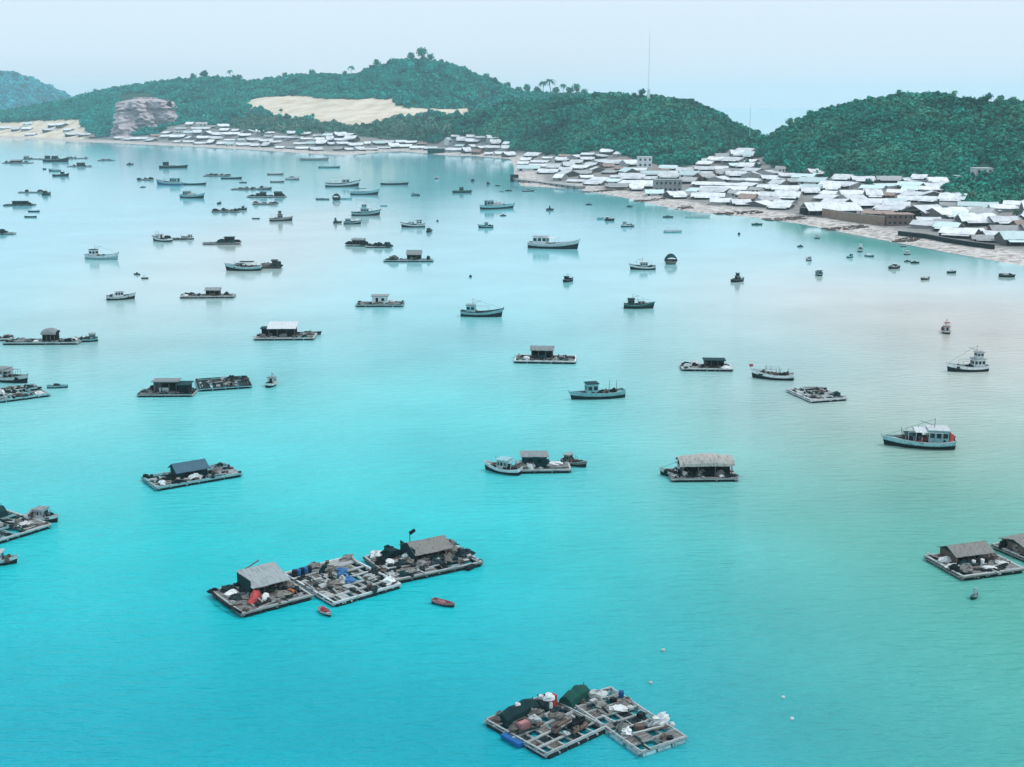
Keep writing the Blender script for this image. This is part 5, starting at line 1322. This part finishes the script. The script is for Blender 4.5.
def wall_run(name, pts, h, thick, m, label, cat, sub=None):
    P = [stand(*q) for q in pts]; e = empty(name, P[0]); secs = []
    for p in P:
        v = p - P[0]
        secs.append([(v.x, v.y - thick / 2, v.z - 2), (v.x, v.y - thick / 2, v.z + h), (v.x, v.y + thick / 2, v.z + h), (v.x, v.y + thick / 2, v.z - 2)])
    MB().loft(secs, closed=True).build('wall', M[m], e)
    cs = [[(a[0], a[1] + d, a[2] + z) for a, d, z in ((s[1], -.25, 0), (s[1], -.25, .3), (s[2], .25, .3), (s[2], .25, 0))] for s in secs]
    MB().loft(cs, closed=True).build('coping', M[sub or 'stone'], e)
    return tag(e, label, cat)
wall_run('retaining_wall', [(822, 217), (840, 220), (862, 223.5), (884, 226)], 5.6, 1.2, 'tan', 'tan earth retaining wall with red stains above the sand', 'wall')
wall_run('sea_wall', [(898, 235.5), (925, 239), (948, 243.5), (970, 247), (994, 249.5)], 2.6, 1.6, 'hull', 'low dark sea wall along the top of the right beach', 'wall', 'stone')  # near-black colour carries the shade on the wall face

# the pier left of the village
A, B = at(511, 181.5), at(577, 189.5)
pier = empty('pier', A); d = B - A; ln = d.length; an = math.atan2(d.y, d.x)
u = d.normalized(); nrm = Vector((-u.y, u.x, 0))
def along(t, side=0.0, z=0.0): v = u * (ln * t) + nrm * side; return (v.x, v.y, z)
MB().box(along(.5, 5, .9), (ln, 8, 3.4), an).build('base', M['stone'], pier)
MB().box(along(.5, 5, 2.75), (ln + 1.5, 9.4, .3), an).build('deck', M['plaster'], pier)
for k in range(12):
    MB().tube(along((k + .5) / 12, -.1, -2), along((k + .5) / 12, -.1, 2.6), .4, 6).build('pile', M['dark'], pier)
MB().box(along(.012, 3, 3.2), (2.6, 8, 7.5), an).build('end_post', M['hull'], pier)
MB().path([along(t / 8, .6, 3.9) for t in range(9)], .12, 5).build('rail', M['white'], pier)
tag(pier, 'stone pier with piles and a dark end post at the corner of the shore', 'pier')

def mast(px, top, p, label, base=None):
    s = mpp(p); H = HCAM + (100 - top) * s - p.z
    e = empty('radio_mast', p); m = MB(); w0, w1 = .62, .34
    for k in range(4):
        a = math.pi / 4 + k * math.pi / 2
        m.tube((w0 * math.cos(a), w0 * math.sin(a), 0), (w1 * math.cos(a), w1 * math.sin(a), H), .09, 4, .06)
    for q in range(int(H / 2.6)):
        z0, z1 = q * 2.6, (q + 1) * 2.6
        r0 = w0 + (w1 - w0) * z0 / H; r1 = w0 + (w1 - w0) * z1 / H
        for k in range(4):
            a, b = math.pi / 4 + k * math.pi / 2, math.pi / 4 + (k + 1) * math.pi / 2
            m.tube((r0 * math.cos(a), r0 * math.sin(a), z0), (r1 * math.cos(b), r1 * math.sin(b), z1), .045, 3)
    m.build('lattice', M['pale_steel'], e)
    MB().tube((0, 0, H), (0, 0, H + 5), .12, 5).build('aerial', M['steel'], e)
    if base: MB().box((0, -3, 8), (3.4, 3.4, 19)).build('tank_tower', M['foam'], e)
    return tag(e, label, 'mast')
def crest(px, Yc):
    p = at_dist(px, 110, Yc * FS); p.z = float(zat(p.x, p.y)); return p
mast(648, 36, crest(648, 1062), 'tall thin lattice mast with a white tower at its foot on the middle hill', True)
mast(750.5, 108, crest(750.5, 985), 'thin lattice mast in the gap between the two nearer hills')

# ------------------------------------------------------------------ bare rock on the far shore
def rock(px, py, wpx, hpx, depth, label):
    p = stand(px, py); s = mpp(p); w, h = wpx * s, hpx * s
    p.y += depth * .45; e = []; N, K = 64, 26
    for j in range(K):
        t = j / (K - 1); ring = []
        st = math.floor(t * 5 + .5 * math.sin(t * 9)) / 5
        f = 1.22 - .66 * min(1, (st * .5 + t * .5)) ** .75
        if .70 < t < .90: f *= 1.16
        if t > .93: f *= .55
        for i in range(N):
            a = 2 * math.pi * i / N
            k = f * (1 + .15 * math.sin(3 * a + 1.2 + t) + .11 * math.sin(7 * a + j * .3) + .10 * rng.uniform(-1, 1))
            tilt = .10 * math.cos(a + .5) + .05 * math.sin(3 * a)
            ring.append((w / 2 * k * math.cos(a) + .04 * w * t, depth / 2 * k * math.sin(a), -14 + (h + 14) * (t + tilt * (1 - abs(2 * t - 1)))))
        e.append(ring)
    o = MB().loft(e).build('rock_outcrop', M['rock']); o.location = p
    return tag(o, label, 'rock')
rock(134, 134, 62, 36, 170, 'large bare grey rock outcrop with ledges behind the far beach')
rock(169, 111, 16, 5, 60, 'smaller pale rock ledge right of the large outcrop on the wooded slope')
for k, (px, py, w, h) in enumerate(((118, 139, 11, 4.2), (106, 137, 9, 3.5), (150, 140.5, 12, 3.5))):
    rock(px, py, w, h, 30, ('boulder at the foot of the large rock outcrop, middle one', 'boulder at the foot of the large rock outcrop, leftmost', 'boulder at the foot of the large rock outcrop, rightmost')[k])

# ------------------------------------------------------------------ single trees
CROWN = {}
for i in range(4): CROWN['round', i] = crown_mesh('crown', M['leaf'], 200 + i, n=240, leaf=.42)
for i in range(3): CROWN['umbrella', i] = crown_mesh('crown', M['leaf'], 230 + i, n=240, leaf=.36, flat=.35)
for i in range(3): CROWN['dry', i] = crown_mesh('crown', M['scrub'], 260 + i, n=240, leaf=.40)
def palm_crown(seed):
    r = random.Random(seed); vs = []; fs = []
    for k in range(15):
        a = 2 * math.pi * k / 15 + r.uniform(-.2, .2); up = r.uniform(.1, .9); ln = r.uniform(.8, 1.1); prev = None
        for q in range(6):
            t = q / 5; x = ln * t; z = up * t - 1.05 * t * t; w = .15 * math.sin(math.pi * (t * .85 + .1))
            b = len(vs)
            vs += [(x * math.cos(a) - w * math.sin(a), x * math.sin(a) + w * math.cos(a), z - .06), (x * math.cos(a), x * math.sin(a), z), (x * math.cos(a) + w * math.sin(a), x * math.sin(a) - w * math.cos(a), z - .06)]
            if prev is not None: fs += [(prev, prev + 1, b + 1, b), (prev + 1, prev + 2, b + 2, b + 1)]
            prev = b
    me = bpy.data.meshes.new('crown'); me.from_pydata(vs, [], fs); me.materials.append(M['leaf']); me.update(); return me
for i in range(3): CROWN['palm', i] = palm_crown(290 + i)
TRUNK = {}
def trunk_mesh(kind, seed):
    r = random.Random(seed); m = MB()
    if kind == 'palm':
        m.path([(.03 * math.sin(q), .02 * q * .1, q / 6) for q in range(7)], .022, 6); return m.mesh('trunk', M['bark'])
    m.tube((0, 0, -.12), (.01, .01, .42), .055, 7, .035)
    for k in range(5):
        a = 2 * math.pi * k / 5 + r.uniform(-.4, .4); s = r.uniform(.16, .30)
        m.tube((.01, .01, .36), (s * math.cos(a), s * math.sin(a), r.uniform(.6, .85)), .028, 5, .012)
    return m.mesh('trunk', M['bark'])
for k in ('round', 'umbrella', 'dry', 'palm'): TRUNK[k] = trunk_mesh(k, 5)
def tree(p, h, kind, label, group, wide=1.0):
    e = empty('palm_tree' if kind == 'palm' else 'tree', p, rng.uniform(0, 6))
    t = bpy.data.objects.new('trunk', TRUNK[kind]); COL.objects.link(t); t.parent = e; t.scale = (h * wide, h * wide, h)
    c = bpy.data.objects.new('crown', CROWN[kind, rng.randrange(3)]); COL.objects.link(c); c.parent = e
    if kind == 'palm': c.location = (0, 0, h); c.scale = (h * .42,) * 3
    else: c.location = (0, 0, h * (.24 if kind != 'umbrella' else .58)); c.scale = (h * .40 * wide, h * .40 * wide, h * (.46 if kind != 'umbrella' else .55))
    return tag(e, label, 'palm' if kind == 'palm' else 'tree', group)
HC = [[(q[0], q[2]) for q in l] for l, _, _ in HILLS]
def sky_row(hill, zone, items, group):
    for i, (px, hp, kind) in enumerate(sorted(items)):
        p = crest(px, float(np.interp(px, [q[0] for q in HC[hill]], [q[1] for q in HC[hill]])) - 6)
        n = {'round': 'broad leafy tree', 'umbrella': 'flat-topped spreading tree', 'palm': 'slim palm', 'dry': 'greyish tree'}[kind]
        tree(p, (hp + 3.2) * mpp(p), kind, f'{n} on the skyline of the {zone}, {ORD[i]} tree from the left', group, 1.15 if kind == 'umbrella' else 1.0)
sky_row(1, 'far ridge', [(196, 7, 'round'), (206, 8, 'round'), (232, 6, 'palm'), (241, 5, 'round'), (286, 5, 'round'), (314, 6, 'round'), (345, 5, 'round'), (352, 8, 'palm'), (366, 5, 'round'), (378, 7, 'umbrella'), (394, 5, 'round'),
                          (413, 7, 'umbrella'), (423, 10, 'umbrella'), (432, 6, 'umbrella'), (442, 4, 'round'), (486, 6, 'round'), (495, 5, 'round'), (507, 6, 'round'), (519, 6, 'round'), (528, 7, 'umbrella'), (537, 7, 'round'), (543, 10, 'palm'),
                          (550, 12, 'palm'), (556, 7, 'round'), (563, 8, 'palm'), (570, 7, 'round'), (577, 8, 'umbrella'), (584, 6, 'round'), (601, 5, 'palm')], 'trees on the skyline')
sky_row(2, 'middle hill', [(634, 4, 'round'), (641, 6, 'umbrella'), (662, 5, 'round'), (671, 4, 'round'), (684, 4, 'round'), (692, 5, 'umbrella'), (703, 4, 'round'), (716, 6, 'palm'), (722, 5, 'round'), (732, 4, 'round')], 'trees on the skyline')
sky_row(3, 'right hill', [(757, 7, 'round'), (764, 6, 'round'), (779, 7, 'round'), (790, 8, 'umbrella'), (798, 6, 'round'), (809, 8, 'round'), (822, 5, 'round'), (838, 4, 'round'), (856, 5, 'round'), (878, 4, 'round'), (898, 6, 'umbrella'), (915, 5, 'round'),
                          (932, 5, 'round'), (953, 6, 'palm'), (966, 4, 'round'), (986, 8, 'umbrella'), (999, 8, 'round'), (1012, 6, 'round')], 'trees on the skyline')
for px, py, hp, kind, lb in ((432, 139, 24, 'dry', 'tall grey green tree at the dune foot, above the green waterside shed'), (446, 140, 20, 'dry', 'second tall grey tree at the dune foot, right of the tallest'), (417, 138, 18, 'dry', 'yellowish leafy tree below the dune end'),
                             (461, 139, 16, 'round', 'dark leafy tree between the dune trees and the middle hill'), (377, 136, 17, 'dry', 'reddish grey tree under the right end of the dune'), (402, 137, 15, 'dry', 'bushy grey tree behind the white roofs under the dune'),
                             (300, 138, 12, 'round', 'green tree behind the middle roofs below the dune'), (322, 137, 11, 'dry', 'grey bushy tree right of the green one below the dune'), (262, 136, 13, 'round', 'dark tree at the left end of the roofs below the dune'),
                             (281, 128, 8, 'round', 'small bush at the lower rim of the sand dune'), (313, 119, 6, 'dry', 'lone brown shrub on the bare sand, right of two'), (281, 113, 5, 'round', 'lone dark shrub on the bare sand, left of two'),
                             (869, 187, 10, 'round', 'small conical tree among the roofs below the right hill'), (747, 166, 8, 'dry', 'dark tree among the saddle roofs, upper one'), (757, 171, 9, 'round', 'dark tree among the saddle roofs, lower one'),
                             (612, 152, 7, 'round', 'tree at the top edge of roofs below the middle hill'), (538, 150, 6, 'round', 'tree at the top edge of roofs behind the pier'), (1016, 218, 10, 'dry', 'dark tree among the roofs at the right edge'),
                             (951, 197, 12, 'round', 'leafy tree on the green slope below the small white villa'), (972, 200, 11, 'dry', 'leafy tree on the green slope below the large white villa'), (1000, 196, 11, 'round', 'leafy tree on the green slope right of the large white villa')):
    p = stand(px, py); tree(p, hp * mpp(p), kind, lb, 'trees among the houses and dune')

# wrack along the beach
def wrack(px, py, wpx, label, seed):
    p = stand(px, py); s = mpp(p); e = MB(); r = random.Random(seed); w = wpx * s
    for k in range(int(wpx * 1.6)):
        x = r.uniform(-.5, .5) * w; y = r.uniform(-7, 7); z = float(zat(p.x + x, p.y + y)) - p.z + .15
        e.box((x, y, z), (r.uniform(1.2, 4), r.uniform(.4, 1.0), r.uniform(.3, 1.0)), r.uniform(-.5, .5))
    o = e.build('driftwood', M['brown']); o.location = p
    return tag(o, label, 'driftwood', kind='stuff')
wrack(738, 213.5, 46, 'dark driftwood and weed strewn along the beach', 1)
wrack(684, 208.5, 16, 'dark driftwood at the waterline of the curving beach', 2)
wrack(600, 191.5, 60, 'stones and driftwood along the curving beach', 3)
wrack(650, 200.5, 30, 'brown weed and planks along the beach before the grey building', 5)
wrack(785, 219.5, 40, 'brown litter strewn on the sand below the boat shed', 6)
wrack(905, 241, 26, 'dark wrack at the foot of the low sea wall', 7)
wrack(845, 229, 40, 'dark wrack on the sand below the tan wall', 4)
